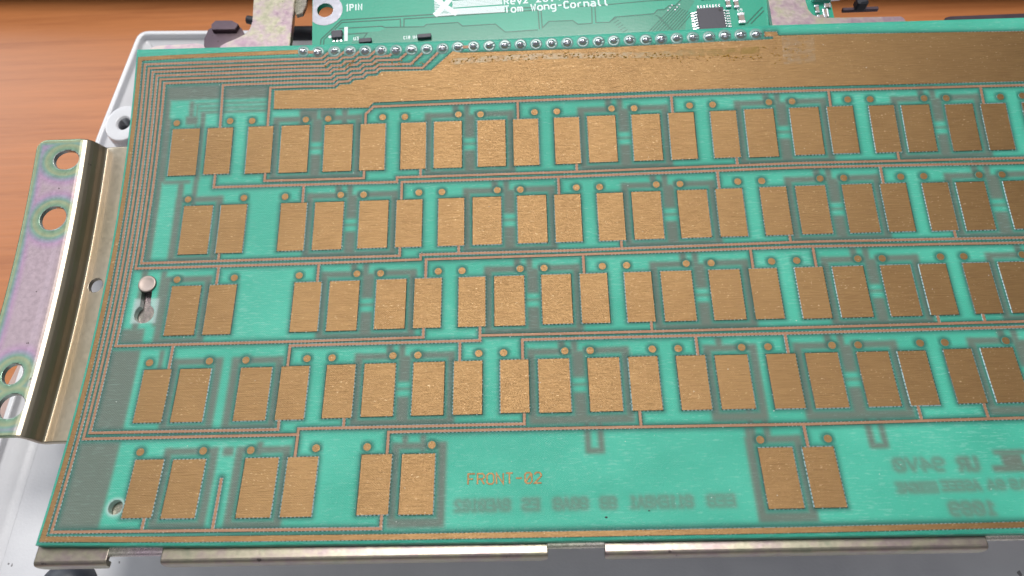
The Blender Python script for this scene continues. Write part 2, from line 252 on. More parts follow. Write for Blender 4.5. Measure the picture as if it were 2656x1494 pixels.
def substrate_mat():
    m, nt, b = mat('green_glass_board'); N = NT(nt)
    back = N.n('ShaderNodeAttribute', attribute_name='back_copper').outputs['Fac']; sm = N.n('ShaderNodeAttribute', attribute_name='rim').outputs['Fac']
    mott = N.math('ADD', N.math('MULTIPLY', N.math('SUBTRACT', N.noise(N.uv(.035, .05), 1, 4, .6), .5), 2.2), .5); fib = N.noise(N.uv(.6, 7), 1, 2, .6)
    g = N.mix(N.math('ADD', N.math('MULTIPLY', mott, .8), N.math('MULTIPLY', fib, .25)), C_GRN2, C_GRN1)
    g = N.mix(back, g, C_BACK)
    thread_glint = N.math('GREATER_THAN', N.noise(N.uv(.38, 2.6), 1, 3, .7), N.math('SUBTRACT', .74, N.math('MULTIPLY', N.noise(N.uv(.03, .05), 1, 2), .28)))  # pale dashes: glints off the glass threads, put into the green
    g = N.mix(N.math('MULTIPLY', thread_glint, N.math('SUBTRACT', .22, N.math('MULTIPLY', back, .12))), g, (.36, .62, .56)); edge_shade = N.n('ShaderNodeAttribute', attribute_name='copper_shade').outputs['Fac']; g = N.mix(N.math('MULTIPLY', edge_shade, .90), g, (.004, .085, .066)); g = N.mix(sm, g, (.50, .62, .60)); N.l(N.math('ADD', .08, N.math('MULTIPLY', N.noise(N.uv(.07, .11), 1, 4, .7), .20)), b.inputs['Coat Roughness'])  # dark halo beside copper: light blocked inside the board, painted into the green
    N.l(g, b.inputs['Base Color']); setp(b, Roughness=.42, Coat_Weight=.52, Coat_Roughness=.14); b.inputs['Specular IOR Level'].default_value = .3
    b.inputs['Subsurface Weight'].default_value = SSS; b.inputs['Subsurface Radius'].default_value = (.4, 1.2, 1.0); b.inputs['Subsurface Scale'].default_value = .0009
    h = weave(N, .8); N.l(N.bump(h, .00008, 1.0), b.inputs['Normal']); N.l(N.bump(h, .00014, 1.0), b.inputs['Coat Normal'])
    return m
M_SUB = substrate_mat(); M_RIM = plain('resist_rim', (.03, .20, .15), .3, 0, .0001, 900, .5, .6)
def zinc(name, irid=False, rough=.27, stops=None, fq=45):
    m, nt, b = mat(name); N = NT(nt)
    n = N.noise(N.obj(fq, fq, fq) if not irid else N.obj(26, 26, 26), 1, 4 if fq > 45 else 3, .6 if fq > 45 else .5); fine = N.noise(N.obj(900, 900, 900), 1, 3, .65); n2 = N.noise(N.obj(14, 14, 14), 1, 2, .5)
    if irid:
        e = N.n('ShaderNodeAttribute', attribute_name='edge_dist').outputs['Fac']
        f = N.math('ADD', e, N.math('MULTIPLY', N.math('SUBTRACT', n, .5), .34))
        c = N.ramp(f, [(.0, (.33, .35, .34)), (.07, (.22, .36, .25)), (.26, (.38, .42, .26)), (.36, (.24, .38, .31)), (.5, (.37, .34, .43)), (.62, (.50, .33, .46)), (.9, (.52, .40, .44))])
        c = N.mix(N.n('ShaderNodeAttribute', attribute_name='bare').outputs['Fac'], c, N.ramp(n, [(.3, (.40, .34, .23)), (.7, (.47, .41, .34))])); c = N.mix(N.n('ShaderNodeAttribute', attribute_name='bend_shade').outputs['Fac'], c, N.ramp(n, [(.4, (.20, .14, .09)), (.6, (.26, .19, .15))]))  # steep wall of the bend: its dark reflection painted as brown
    else:
        c = N.ramp(N.math('ADD', N.math('MULTIPLY', n, .7), N.math('MULTIPLY', n2, .3)), stops or [(.3, (.42, .47, .34)), (.42, (.60, .56, .44)), (.5, (.60, .53, .47)), (.6, (.58, .42, .50)), (.72, (.47, .46, .36))])
    pit = N.noise(N.obj(520, 520, 520), 1, 2, .5)
    c = N.mix(N.math('MULTIPLY', N.math('GREATER_THAN', pit, .76), .7), c, (.06, .05, .04))
    N.l(c, b.inputs['Base Color']); setp(b, Metallic=.85, Roughness=rough)
    N.l(N.math('ADD', N.math('MULTIPLY', fine, .18), rough-.09), b.inputs['Roughness'])
    N.l(N.bump(fine, .00005 if not irid else .00002, .7, N.bump(N.noise(N.obj(130, 130, 130), 1, 2), .00003, .5)), b.inputs['Normal'])
    return m
M_ZINC = zinc('zinc_plate'); M_ZIR = zinc('zinc_flange', True, .36)
M_ZDK = zinc('dark_zinc', False, .42, [(.3, (.05, .045, .06)), (.5, (.14, .10, .12)), (.62, (.22, .17, .17)), (.75, (.10, .08, .10))])
M_ZPK = zinc('zinc_tab', False, .36, [(.32, (.40, .42, .28)), (.44, (.60, .56, .42)), (.52, (.62, .50, .50)), (.62, (.52, .36, .44)), (.7, (.62, .55, .50))], 190)
M_LIP = zinc('zinc_lip', False, .36, [(.3, (.20, .22, .16)), (.45, (.32, .29, .22)), (.6, (.27, .21, .21)), (.7, (.29, .28, .21))], 260)
def case_mat():
    m, nt, b = mat('white_case_paint'); N = NT(nt)
    a = N.noise(N.obj(18, 18, 18), 1, 4, .65); sp = N.noise(N.obj(330, 330, 330), 1, 2, .5); fine = N.noise(N.obj(1400, 1400, 1400), 1, 2, .5)
    c = N.ramp(a, [(.3, (.60, .60, .64)), (.55, (.74, .74, .77)), (.75, (.76, .75, .74))]); c = N.mix(N.math('MULTIPLY', N.math('GREATER_THAN', sp, .755), .8), c, (.12, .11, .12))
    N.l(c, b.inputs['Base Color']); setp(b, Roughness=.3, Coat_Weight=.4, Coat_Roughness=.2); N.l(N.bump(fine, .0001, .5), b.inputs['Normal']); return m
M_CASE = case_mat()
M_SOLD = plain('solder', (.84, .84, .88), .2, 1.0, .00005, 700, .05)
M_RING = plain('flux_ring', (.16, .30, .27), .3, 0, .00004, 500, .08, .25)
M_TINR = plain('tinned_ring', (.44, .44, .50), .25, .35, .00005, 500, .06, .4)
M_BLK = plain('black_rubber', (.02, .021, .03), .55, 0, .0001, 400, .3)
M_FOOT = plain('rubber_foot', (.035, .04, .055), .45, 0, .0001, 500, .3)
M_CHIP = plain('chip_plastic', (.045, .042, .06), .48, 0, .00003, 1200, .1)
M_LEAD = plain('tinned_lead', (.78, .78, .82), .25, .9, .00003, 900, .05)
M_SILK = plain('white_silkscreen', (.80, .90, .90), .5, 0, 0, 900, .03)
M_CAPB = plain('ceramic_body', (.32, .25, .22), .5, 0, 0, 900, .1)
M_STAND = plain('black_stand', (.012, .010, .012), .5, 0, 0, 200, .2)
M_HOLE = plain('dark_thread', (.30, .30, .33), .3, .8, 0, 300, .1)
def ctrl_mat(name, a, bcol, stripe=0):
    m, nt, b = mat(name); N = NT(nt); c = N.mix(N.noise(N.uv(.2, .2), 1, 2), a, bcol)
    if stripe:
        sep = N.n('ShaderNodeSeparateXYZ'); N.l(N.uv(), sep.inputs[0]); s = N.math('SINE', N.math('MULTIPLY', sep.outputs[1], 2*math.pi/.42))
        c = N.mix(N.math('MULTIPLY', N.math('GREATER_THAN', s, .3), .55), c, (.0, .19, .11))
    N.l(c, b.inputs['Base Color']); setp(b, Roughness=.4, Coat_Weight=.25, Coat_Roughness=.12); N.l(N.bump(N.noise(N.uv(1.5, 1.5), 1, 2), .00003, 1), b.inputs['Normal'])
    return m
M_CTL = ctrl_mat('controller_green', C_CTL, tuple(x*.86 for x in C_CTL)); M_CTB = ctrl_mat('controller_trace_green', (.02, .25, .16), (.03, .29, .19), 1); M_CTD = ctrl_mat('controller_gap_green', (.0, .10, .065), (.0, .12, .075))
def desk_mat():
    m, nt, b = mat('cherry_wood'); N = NT(nt)
    big = N.noise(N.obj(5, 60, 5), 1, 4, .6); med = N.noise(N.obj(16, 420, 16), 1, 4, .62); fl = N.noise(N.obj(260, 900, 260), 1, 2, .5)
    f = N.math('ADD', N.math('MULTIPLY', big, .45), N.math('ADD', N.math('MULTIPLY', N.math('ADD', N.math('MULTIPLY', N.math('SUBTRACT', med, .5), 1.8), .5), .48), N.math('MULTIPLY', fl, .10)))
    c = N.ramp(f, [(.30, C_WD2), (.5, C_WD1), (.70, tuple(min(1, x*1.12) for x in C_WD1))]); N.l(c, b.inputs['Base Color'])
    setp(b, Roughness=.42, Coat_Weight=.15, Coat_Roughness=.3); N.l(N.bump(med, .00015, .5), b.inputs['Normal'])
    return m
M_DESK = desk_mat()
# ------------------------------------------------------------------ desk and what stands on it
mb = MB(); mb.box(-900, 900, -700, 600, -60, -34, fn=lambda x, y, z: (x*MM, y*MM, z*MM), bev=1.5)
o = mb.build('desk', M_DESK); o['kind'] = 'structure'; o['label'] = 'orange brown cherry wood desk top under the keyboard'
a_ = math.radians(-2.8)
rotf = lambda x, y, z: ((x*math.cos(a_)-y*math.sin(a_))*MM, (y*math.cos(a_)+x*math.sin(a_)+119)*MM, z*MM)
mb = MB(); mb.box(-420, 420, 4, 150, -33.9, -12, fn=rotf, bev=3)
tag(mb.build('monitor_stand', M_STAND), 'black box-shaped stand along the back edge of the picture', 'stand')
# ------------------------------------------------------------------ keyboard case: a tray with a raised rim
case = thing('keyboard_case', 'white painted keyboard case tray with raised rim and screw boss', 'keyboard case', (0, 0, -.034))
def child(mb, name, mats, parent, **k):
    o = mb.build(name, mats, parent, **k); o.matrix_parent_inverse = Matrix.Translation(-parent.location); return o
def round_poly(pts, rads, n=5):
    out = []
    for i, p in enumerate(pts):
        a = Vector(pts[i-1]); b = Vector(p); c = Vector(pts[(i+1) % len(pts)]); r = rads[i]
        p0 = b+(a-b).normalized()*r; p1 = b+(c-b).normalized()*r
        for k in range(n+1):
            t = k/n; out.append(tuple((1-t)**2*p0+2*t*(1-t)*b+t*t*p1))
    return out
OUT = round_poly([(-133.6, 101.6), (-138.9, 63.0), (-145.5, -19.0), (-151.0, -95.0), (-153, -130), (170, -130), (165, 89.5)], [3.5, 1, 1, 1, 10, 10, 4])
def offs(poly, d):
    n = len(poly); out = []
    for i in range(n):
        a, b, c = Vector(poly[i-1]), Vector(poly[i]), Vector(poly[(i+1) % n])
        e1 = (b-a).normalized(); e2 = (c-b).normalized(); n1 = Vector((-e1.y, e1.x)); n2 = Vector((-e2.y, e2.x)); m = n1+n2
        k = 2/max(m.length_squared, .3); out.append(tuple(b+m*k*d))
    return out
mb = MB(); rings = []
for d, z in ((0, -33.9), (0, -21.0), (.12, -20.25), (.45, -20.02), (1.35, -20.0), (1.6, -20.15), (1.7, -20.5), (1.72, -21.7), (1.85, -22.0), (2.2, -22.2), (5.2, -24.3), (6.2, -24.8), (7.6, -25.0)):
    rings.append([mb.vert(((x-(14*min(1, max(0, (26-y)/28)) if z < -33 and x < 0 and y < 26 else 0))*MM, y*MM, z*MM)) for x, y in offs(OUT, d)])
for r, q in zip(rings, rings[1:]):
    for i in range(len(r)): mb.face((r[i], r[(i+1) % len(r)], q[(i+1) % len(r)], q[i]))
mb.face([mb.vert((x*MM, y*MM, -25.04*MM)) for x, y in [(-128, 95), (-133, 63), (-139.4, -19), (-144.8, -95), (-146.5, -124), (163, -124), (158.5, 83)]])
child(mb, 'shell', M_CASE, case, smooth=True).data.polygons[-1].use_smooth = False
bossf = lambda x, y, z: ((-126.4+x)*MM, (61.3+y*1.15)*MM, z*MM)
mb = MB(); mb.lathe([(6.0, -25), (5.4, -14.5), (5.1, -12.3), (4.95, -12.05), (4.85, -12.0), (4.6, -12.0), (2.3, -12.0), (2.1, -12.02), (1.95, -12.2), (1.72, -12.6)], 32, fn=bossf, close_top=False)
child(mb, 'screw_boss', M_CASE, case, smooth=True)
mb = MB(); mb.lathe([(1.75-(i % 2)*.26, -12.6-i*.32) for i in range(0, 16)]+[(1.5, -18.4)], 28, fn=bossf); child(mb, 'thread', M_HOLE, case)
mb = MB(); mb.lathe([(5.4, -25), (4.6, -18), (3.6, -17), (1.9, -16.8), (1.7, -17.2), (1.5, -20)], 24, fn=lambda x, y, z: ((-126.2+x)*MM, (52.2+y)*MM, z*MM))
child(mb, 'screw_boss', M_CASE, case, smooth=True)
mb = MB(); mb.lathe([(6.3, -25), (6.0, -22.5), (5.0, -20.6), (3.2, -19.5), (1.2, -19.1)], 28, fn=lambda x, y, z: ((-122.6+x)*MM, (-58.6+y)*MM, z*MM))
tag(mb.build('rubber_bumper', M_FOOT, smooth=True), 'round dark blue grey rubber bumper on the white case floor by the front edge', 'bumper')
# ------------------------------------------------------------------ solid curved sheets cut from a grid
def sheet(name, U, V, topf, botf, hole, mats, parent, attrs=None, uvf=None):
    nu, nv = len(U), len(V); uu, vv = np.meshgrid(U, V); uu = uu.ravel().copy(); vv = vv.ravel().copy()
    ph = hole(uu, vv)
    idx = np.arange(nu*nv).reshape(nv, nu); q = np.stack([idx[:-1, :-1].ravel(), idx[1:, :-1].ravel(), idx[1:, 1:].ravel(), idx[:-1, 1:].ravel()], 1)
    q = q[(ph[q] > 0).any(1)]
    near = np.unique(q); near = near[ph[near] < 0]
    for _ in range(4):
        e = 1e-3; p0 = hole(uu[near], vv[near]); gx = (hole(uu[near]+e, vv[near])-p0)/e; gy = (hole(uu[near], vv[near]+e)-p0)/e; g2 = gx*gx+gy*gy+1e-9
        uu[near] -= p0*gx/g2; vv[near] -= p0*gy/g2
    used = np.unique(q); remap = -np.ones(nu*nv, int); remap[used] = np.arange(len(used)); q = remap[q]; uu = uu[used]; vv = vv[used]; n = len(used)
    ed = np.concatenate([q[:, [0, 1]], q[:, [1, 2]], q[:, [2, 3]], q[:, [3, 0]]]); key = np.sort(ed, 1); k1 = key[:, 0].astype(np.int64)*n+key[:, 1]
    un, first, cnt = np.unique(k1, return_index=True, return_counts=True); be = ed[first[cnt == 1]]
    wall = np.stack([be[:, 1], be[:, 0], be[:, 0]+n, be[:, 1]+n], 1)
    F = np.concatenate([q, q[:, ::-1]+n, wall]); V3 = np.concatenate([topf(uu, vv), botf(uu, vv)])
    me = bpy.data.meshes.new(name); me.vertices.add(len(V3)); me.vertices.foreach_set('co', V3.astype(np.float32).ravel())
    me.loops.add(F.size); me.loops.foreach_set('vertex_index', F.astype(np.int32).ravel()); me.polygons.add(len(F))
    me.polygons.foreach_set('loop_start', np.arange(0, F.size, 4, dtype=np.int32)); me.polygons.foreach_set('loop_total', np.full(len(F), 4, dtype=np.int32))
    me.materials.append(mats); me.polygons.foreach_set('use_smooth', np.concatenate([np.ones(2*len(q), bool), np.zeros(len(wall), bool)]))
    uv = me.uv_layers.new(name='UVMap'); w2 = np.concatenate([np.stack([uu, vv], 1)]*2); uv.data.foreach_set('uv', w2[F.ravel()].astype(np.float32).ravel())
    for an, fn in (attrs or {}).items():
        a = me.attributes.new(an, 'FLOAT', 'POINT'); vals = fn(uu, vv); a.data.foreach_set('value', np.concatenate([vals, vals]).astype(np.float32))
    me.update(calc_edges=True); me.validate()
    o = bpy.data.objects.new(name, me); COL.objects.link(o)
    if parent: o.parent = parent; o.matrix_parent_inverse = Matrix.Translation(-parent.location)
    return o
def circ(u, v, cu, cv, r): return np.hypot(u-cu, v-cv)-r
def capsule(u, v, a, b, r):
    ax, ay = a; dx, dy = b[0]-ax, b[1]-ay; t = np.clip(((u-ax)*dx+(v-ay)*dy)/(dx*dx+dy*dy), 0, 1); return np.hypot(u-ax-t*dx, v-ay-t*dy)-r
# ------------------------------------------------------------------ steel plate under the board
plate = thing('steel_plate', 'curved zinc plated steel backing plate with side flange, folded front lip and rear brackets', 'metal plate', (0, 0, 0))
PH = -1.85
U = np.linspace(-113.4, 126, 60); V = np.linspace(-69.6, 53.15, 60)
sheet('base_sheet', U, V, lambda u, v: Parr(u, v, PH), lambda u, v: Parr(u, v, PH-1.1), lambda u, v: np.full(u.shape, 9.0), M_ZINC, plate)
# side flange: profile s -> (u, h)
prof = [(-113.5, PH), (-116, PH+.02), (-118.6, PH-.05), (-119.9, PH-.22), (-120.4, PH-.3), (-120.75, PH), (-121.0, PH+.7), (-121.25, .1), (-121.65, 1.3), (-122.1, 2.1), (-122.7, 2.65), (-123.4, 2.95), (-124.2, 3.05), (-125.2, 3.05), (-126.5, 3.0), (-134.9, 3.0)]
ps = [0]
for a, b in zip(prof, prof[1:]): ps.append(ps[-1]+math.hypot(b[0]-a[0], b[1]-a[1]))
PU = np.array([p[0] for p in prof]); PHH = np.array([p[1] for p in prof]); PS = np.array(ps)
def s_of_u(u): return float(np.interp(-u, -PU, PS))
from_s = lambda s: (np.interp(s, PS, PU), np.interp(s, PS, PHH))
NRM = []
for i in range(len(prof)):
    a = prof[max(0, i-1)]; b = prof[min(len(prof)-1, i+1)]; L = math.hypot(b[0]-a[0], b[1]-a[1]); NRM.append(((b[1]-a[1])/L, -(b[0]-a[0])/L))
NX = np.array([n[0] for n in NRM]); NY = np.array([n[1] for n in NRM])
HOLES = [(-127.0, -38.6, 3.15, 2.55), (-127.7, -23.1, 3.2, 3.05), (-128.2, 15.5, 2.35, 2.4), (-126.4, 22.9, 3.0, 2.8)]
SE = s_of_u(-134.9); LH = (s_of_u(-117.4), -7.5)
HS = [(s_of_u(u), v, ru, rv) for u, v, ru, rv in HOLES]
def fl_hole(s, v):
    d = np.minimum.reduce([(np.hypot((s-a)/ru, (v-b)/rv)-1)*min(ru, rv) for a, b, ru, rv in HS]+[circ(s, v, LH[0], LH[1], 1.75)])
    for vv in (-44.2, 29.6):       # rounded outer corners
        sg = 1 if vv > 0 else -1; cx, cy = SE-2.6, vv-sg*2.6
        corner = np.where((s > cx) & (sg*(v-cy) > 0), 2.6-np.hypot(s-cx, v-cy), 9.0); d = np.minimum(d, corner)
    return d
def fl_edge(s, v):
    d = np.minimum.reduce([(np.hypot((s-a)/ru, (v-b)/rv)-1)*min(ru, rv) for a, b, ru, rv in HS]); e = np.minimum(np.minimum(SE-s, 29.6-v), v+44.2)
    side = np.minimum(e*.30, 1.0); return np.clip(np.minimum(np.clip(d, 0, 9)/5.2, .12+side*.9)*.9, 0, 1)
Ssub = np.unique(np.concatenate([np.linspace(0, SE, 90), PS]))
mk = lambda s, v, off: Parr(np.interp(s, PS, PU)+np.interp(s, PS, NX)*off, v, np.interp(s, PS, PHH)+np.interp(s, PS, NY)*off)
sheet('side_flange', Ssub, np.linspace(-44.2, 29.6, 190), lambda s, v: mk(s, v, 0), lambda s, v: mk(s, v, -1.1), fl_hole, M_ZIR, plate,
      {'edge_dist': fl_edge, 'bare': lambda s, v: np.clip((s_of_u(-124.6)-s)/1.6, 0, 1), 'bend_shade': lambda s, v: np.clip(np.minimum((s-s_of_u(-120.5))/.4, (s_of_u(-122.6)-s)/1.2), 0, 1)*.6})
# front lip: profile s -> (v, h)
FP = [(51.0, PH+.02), (54.0, PH), (54.35, PH-.1), (54.65, PH-.38), (54.82, PH-.85), (54.86, PH-1.4), (54.86, PH-3.2)]
fs = [0]
for a, b in zip(FP, FP[1:]): fs.append(fs[-1]+math.hypot(b[0]-a[0], b[1]-a[1]))
FS = np.array(fs); FV = np.array([p[0] for p in FP]); FH = np.array([p[1] for p in FP])
FN = []
for i in range(len(FP)):
    a = FP[max(0, i-1)]; b = FP[min(len(FP)-1, i+1)]; L = math.hypot(b[0]-a[0], b[1]-a[1]); FN.append((-(b[1]-a[1])/L, (b[0]-a[0])/L))
FNX = np.array([n[0] for n in FN]); FNY = np.array([n[1] for n in FN])
for u0, u1 in ((-114.6, -100.0), (-89.1, -12.6), (-1.5, 71.8), (86, 126)):
    def fm(u, s, off): return Parr(u, np.interp(s, FS, FV)+np.interp(s, FS, FNX)*off, np.interp(s, FS, FH)+np.interp(s, FS, FNY)*off)
    def fh(u, s, u0=u0, u1=u1):
        d = np.full(u.shape, 9.0)
        for uu, sg in ((u0, -1), (u1, 1)):
            r = 1.6; cx = uu-sg*r; cy = FS[-1]-r; d = np.minimum(d, np.where((sg*(u-cx) > 0) & (s > cy), r-np.hypot(u-cx, np.minimum(s-cy, r)), 9.0))
        return d
    su = np.unique(np.concatenate([np.linspace(u0, u0+2, 12), np.linspace(u0+2, u1-2, 30), np.linspace(u1-2, u1, 12)]))
    sheet('front_lip', su, np.unique(np.concatenate([FS[:-1], np.linspace(0, FS[-1], 44)])), lambda u, s: fm(u, s, 0), lambda u, s: fm(u, s, -1.0), fh, M_LIP, plate)
def slab(name, pts, z, th, m, parent, slope=0.0):
    # flat tab: outline in mm seen from above, top at height z
    me = bpy.data.meshes.new(name); bm = bmesh.new(); top = [bm.verts.new((x*MM, y*MM, (z+slope*(y-70))*MM)) for x, y in pts]; f = bm.faces.new(top)
    r = bmesh.ops.extrude_face_region(bm, geom=[f]); ev = [g for g in r['geom'] if isinstance(g, bmesh.types.BMVert)]
    for v in ev: v.co.z -= th*MM
    bmesh.ops.recalc_face_normals(bm, faces=bm.faces)
    be = [e for e in bm.edges if len(e.link_faces) == 2 and abs(e.verts[0].co.z-e.verts[1].co.z) < th*MM*.3+abs(slope)*MM*60 and max(e.verts[0].co.z, e.verts[1].co.z) > (z-th*.5)*MM]
    bmesh.ops.bevel(bm, geom=[e for e in bm.edges if e.is_boundary is False and abs((e.link_faces[0].normal-e.link_faces[1].normal).length) > 1.2 and (e.verts[0].co.z+e.verts[1].co.z)/2 > (z-th*.5)*MM], offset=.12*MM, segments=2, affect='EDGES')
    bmesh.ops.triangulate(bm, faces=[f for f in bm.faces if len(f.verts) > 4]); bm.to_mesh(me); bm.free(); me.materials.append(m)
    uvl = me.uv_layers.new(name='UVMap')
    o = bpy.data.objects.new(name, me); COL.objects.link(o); o.parent = parent; o.matrix_parent_inverse = Matrix.Translation(-parent.location); return o
slab('rear_bracket', [(-93.6, 66), (-75.2, 66), (-75.9, 104), (-87.4, 104), (-86.6, 86), (-86.1, 79.5), (-86.5, 77), (-87.6, 75.2), (-89.6, 73.9), (-92.2, 72.6), (-93.6, 71.6)], 5.4, 1.9, M_ZPK, plate)
slab('rear_bracket', [(48.9, 66), (82.4, 66), (82.5, 71.5), (82.2, 72.5), (81.5, 73), (64.5, 73.4), (61.5, 73.7), (59.7, 74.6), (58.8, 76.5), (58.6, 80), (58.4, 104), (49.8, 104)], 5.4, 1.9, M_ZPK, plate)
slab('rear_tab', [(92, 66), (126, 66), (126, 72.7), (94, 72.6), (92.7, 72.2), (92.1, 71)], 5.2, 1.6, M_ZDK, plate)
slab('rear_tab', [(-113.2, 66), (-98.2, 66), (-98, 71.9), (-98.7, 73), (-100.4, 73.5), (-111.2, 73.2), (-112.6, 72.4)], 4.6, 1.4, M_ZPK, plate)
slab('bent_tab', [(-103.2, 79), (-92.6, 79.5), (-92.3, 84), (-93.6, 86.4), (-96, 87.4), (-101.2, 87.6), (-102.9, 86.2), (-103.6, 83)], -4.2, 3.4, M_ZDK, plate)
slab('bent_tab', [(-101.2, 84.8), (-94.6, 84.6), (-93.9, 86.5), (-96, 87.9), (-100.6, 88.1), (-101.6, 86.8)], -2.9, 1.6, M_ZDK, plate)
slab('hook', [(-75.0, 82.0), (-73.4, 82.5), (-72.6, 85.5), (-72.8, 92), (-75.6, 92), (-75.7, 84)], 4.4, 1.2, M_ZINC, plate)
mb = MB()
rv = lambda x, y, z: tuple(Vector(P(-103.75, -6.6, 0))+Vector((x*MM, y*MM, z*MM)))
mb.lathe([(1.15, -1.85), (1.15, .15), (2.0, .15), (2.12, .3), (2.04, .46), (1.8, .52), (1.5, .45), (.6, .38)], 26, fn=rv)
o = mb.build('rivet', zinc('dull_rivet', False, .5, [(.3, (.30, .27, .20)), (.5, (.42, .36, .30)), (.7, (.36, .28, .28))]), plate, smooth=True)
# ------------------------------------------------------------------ main board
board = thing('circuit_board', 'large curved green keyboard circuit board with rows of copper coloured pads', 'circuit board', P(0, 0, 0))
TOPV = ([-115, -72, -20, 48, 60, 126], [-70.0, -69.5, -69.1, -70.2, -70.1, -69.6]); BOTV = ([-115, -80, -20, 78, 126], [51.3, 52.0, 52.35, 52.5, 52.5])
def vmap(u, t): a = np.interp(u, *TOPV); b = np.interp(u, *BOTV); return a+(b-a)*t
KC = (-103.35, .75)
def bhole_uv(u, v): return np.minimum.reduce([circ(u, v, KC[0], KC[1], 2.3), capsule(u, v, (-103.75, -6.6), KC, 1.22), circ(u, v, -99.95, 44.1, 1.5)])
L0, L1 = -70.0, 52.0
# the grid runs in straight board millimetres; only the two outermost rows follow the slightly wavy edges
def bend(u, v): return np.where(v < -69.0, vmap(u, 0.0), np.where(v > 51.0, vmap(u, 1.0), v))
def soft(x, w=.17): return 1/(1+np.exp(-np.clip(x/w, -30, 30)))
GREY = []            # u0,u1,v0,v1 copper areas on the far side of the board, seen through it
def g_(u0, u1, v0, v1): GREY.append((min(u0, u1), max(u0, u1), min(v0, v1), max(v0, v1)))
BACK_NEG = []
PADS += [(4, 'N', -69.9, -63.7, 14.3, 26.4), (2, 'W', 97.0, 103.8, -26.4, -14.2), (2, 'N', 105.7, 111.9, -26.4, -14.2), (3, 'W', 91.0, 97.8, -6.05, 6.15), (3, 'W', 102.2, 109.0, -6.05, 6.15), (3, 'N', 110.9, 117.1, -6.05, 6.15), (4, 'W', 81.8, 88.6, 14.15, 26.3), (4, 'W', 93.0, 99.8, 14.15, 26.3), (4, 'N', 101.6, 107.8, 14.15, 26.3), (1, 'N', 105.7, 111.9, -46.9, -34.6), (1, 'W', 113.6, 120.4, -46.9, -34.6)]
rows = {}
for r, t, l, rr, T, B in PADS: rows.setdefault(r, []).append((t, l, rr, T, B))
for k_ in rows: rows[k_].sort(key=lambda p: p[1])
for r, ps_ in rows.items():
    wides = [p for p in ps_ if p[0] == 'W']; used_ = set()
    for i, p in enumerate(wides):
        if i in used_: continue
        q = wides[i+1] if i+1 < len(wides) and wides[i+1][1]-p[2] < 6.3 else None
        Lf, Rt, T, B = p[1], p[2], p[3], p[4]
        if q: used_.add(i+1); Rt = q[2]
        if r == 4 and p[1] > 20 and p[1] < 30: q = None
        yb = B+(2.35 if r < 4 else 2.7)
        if p[1] < -95 and r == 1: continue
        g_(Lf-2.4, Lf-.5, T-2.6, yb); g_(Rt+.5, Rt+2.4, T-2.6, yb); g_(Lf-2.4, Rt+2.4, B+.6, yb)
        if q:
            m = (T+B)/2; gap = q[1]-p[2]
            g_(Lf-2.35, p[2]+.9, T-2.5, T-.95); g_(q[1]-.9, Rt+2.35, T-2.5, T-.95)
            if gap < 5.5:
                g_(p[2]+.5, q[1]-.5, T-1.8, m-1.6); g_(p[2]+.5, q[1]-.5, m+1.6, yb); g_(p[2], q[1], m-.35, m+.25)
                g_(p[2]-2.3, p[2]-.7, T-5.2, T-2); g_(p[2]+.5, p[2]+2.0, T-5.2, T-1)
            else:
                g_(p[2]+.7, p[2]+2.3, T-2.5, m-1.2); g_(q[1]-2.3, q[1]-.7, T-2.5, m-1.2); g_(p[2]+.7, p[2]+2.3, m+1.4, yb); g_(q[1]-2.3, q[1]-.7, m+1.4, yb)
                g_(p[2]+.7, q[1]-.7, m-2.6, m-1.2); g_(p[2]+.7, q[1]-.7, m+1.4, m+2.8); g_(p[2], q[1], m-.6, m-.1); g_(p[2], q[1], m+.35, m+.8)
        else: g_(Lf-2.35, Rt+2.35, T-2.5, T-.95)
g_(-105.7, -91.4, -59.6, -55.4); g_(-105.7, -104.1, -59.6, 5); g_(-105.7, -103.4, -50.5, -33); g_(-91, -79.1, -59, -55.2); g_(-105.6, -104.2, -33, -12.6)
g_(-99.3, -98.0, -55.2, -48.5); g_(-98, -79.1, -54.5, -53.9); g_(-97.2, -79.1, -53.3, -52.7); g_(-96.6, -79.1, -52.3, -51.5); g_(-97.5, -96.9, -54.5, -47.5); g_(-96.3, -94.9, -52.3, -33)
g_(-100.05, -98.5, -33, -12); g_(-96.4, -95.1, -34, -26.2); g_(-104, -97, -33.6, -32.6); g_(-105.7, -102.4, -33.5, -33); g_(-100, -96.7, -51, -48.6)
g_(-71.2, -66.6, -51.8, -48.6); g_(-71.2, -69.6, -51.8, -47); g_(-60.5, -58.9, -51.8, -47); g_(-66, -62, -51.8, -49)
g_(-107.9, -102.45, 4.3, 8.0); g_(-109.3, -102.4, 9.4, 28.0); g_(-111.2, -102.3, 30.2, 48.5); g_(-101, -99.6, -10, 4); g_(-98, -96.8, 9.6, 18)
g_(-80, -77.6, 32, 34); g_(-73, -71.5, 31, 34); g_(-38.5, -37.2, 30.2, 34); g_(-42.3, -41, 30.2, 33)
g_(-4.2, -2.9, 27, 35.2); g_(-1.5, -.15, 28, 35.2); g_(-4.2, -.15, 33.9, 35.2); g_(53.5, 54.9, 27, 35.4); g_(56.2, 57.5, 28, 35.4); g_(53.5, 57.5, 34.2, 35.4)
g_(29.7, 31.1, 24, 34); g_(32.7, 34.1, 14, 33.4); g_(25.5, 27, 9.9, 13); g_(28.9, 30.4, 30, 48)
BSTR = []            # lettering etched on the far side, mirrored: (polyline, half width)
def bs(t, x, y, cw, hh, adv, hw): BSTR.extend([(p, hw) for p in strokes(t, x, y, cw, hh, adv, True)])
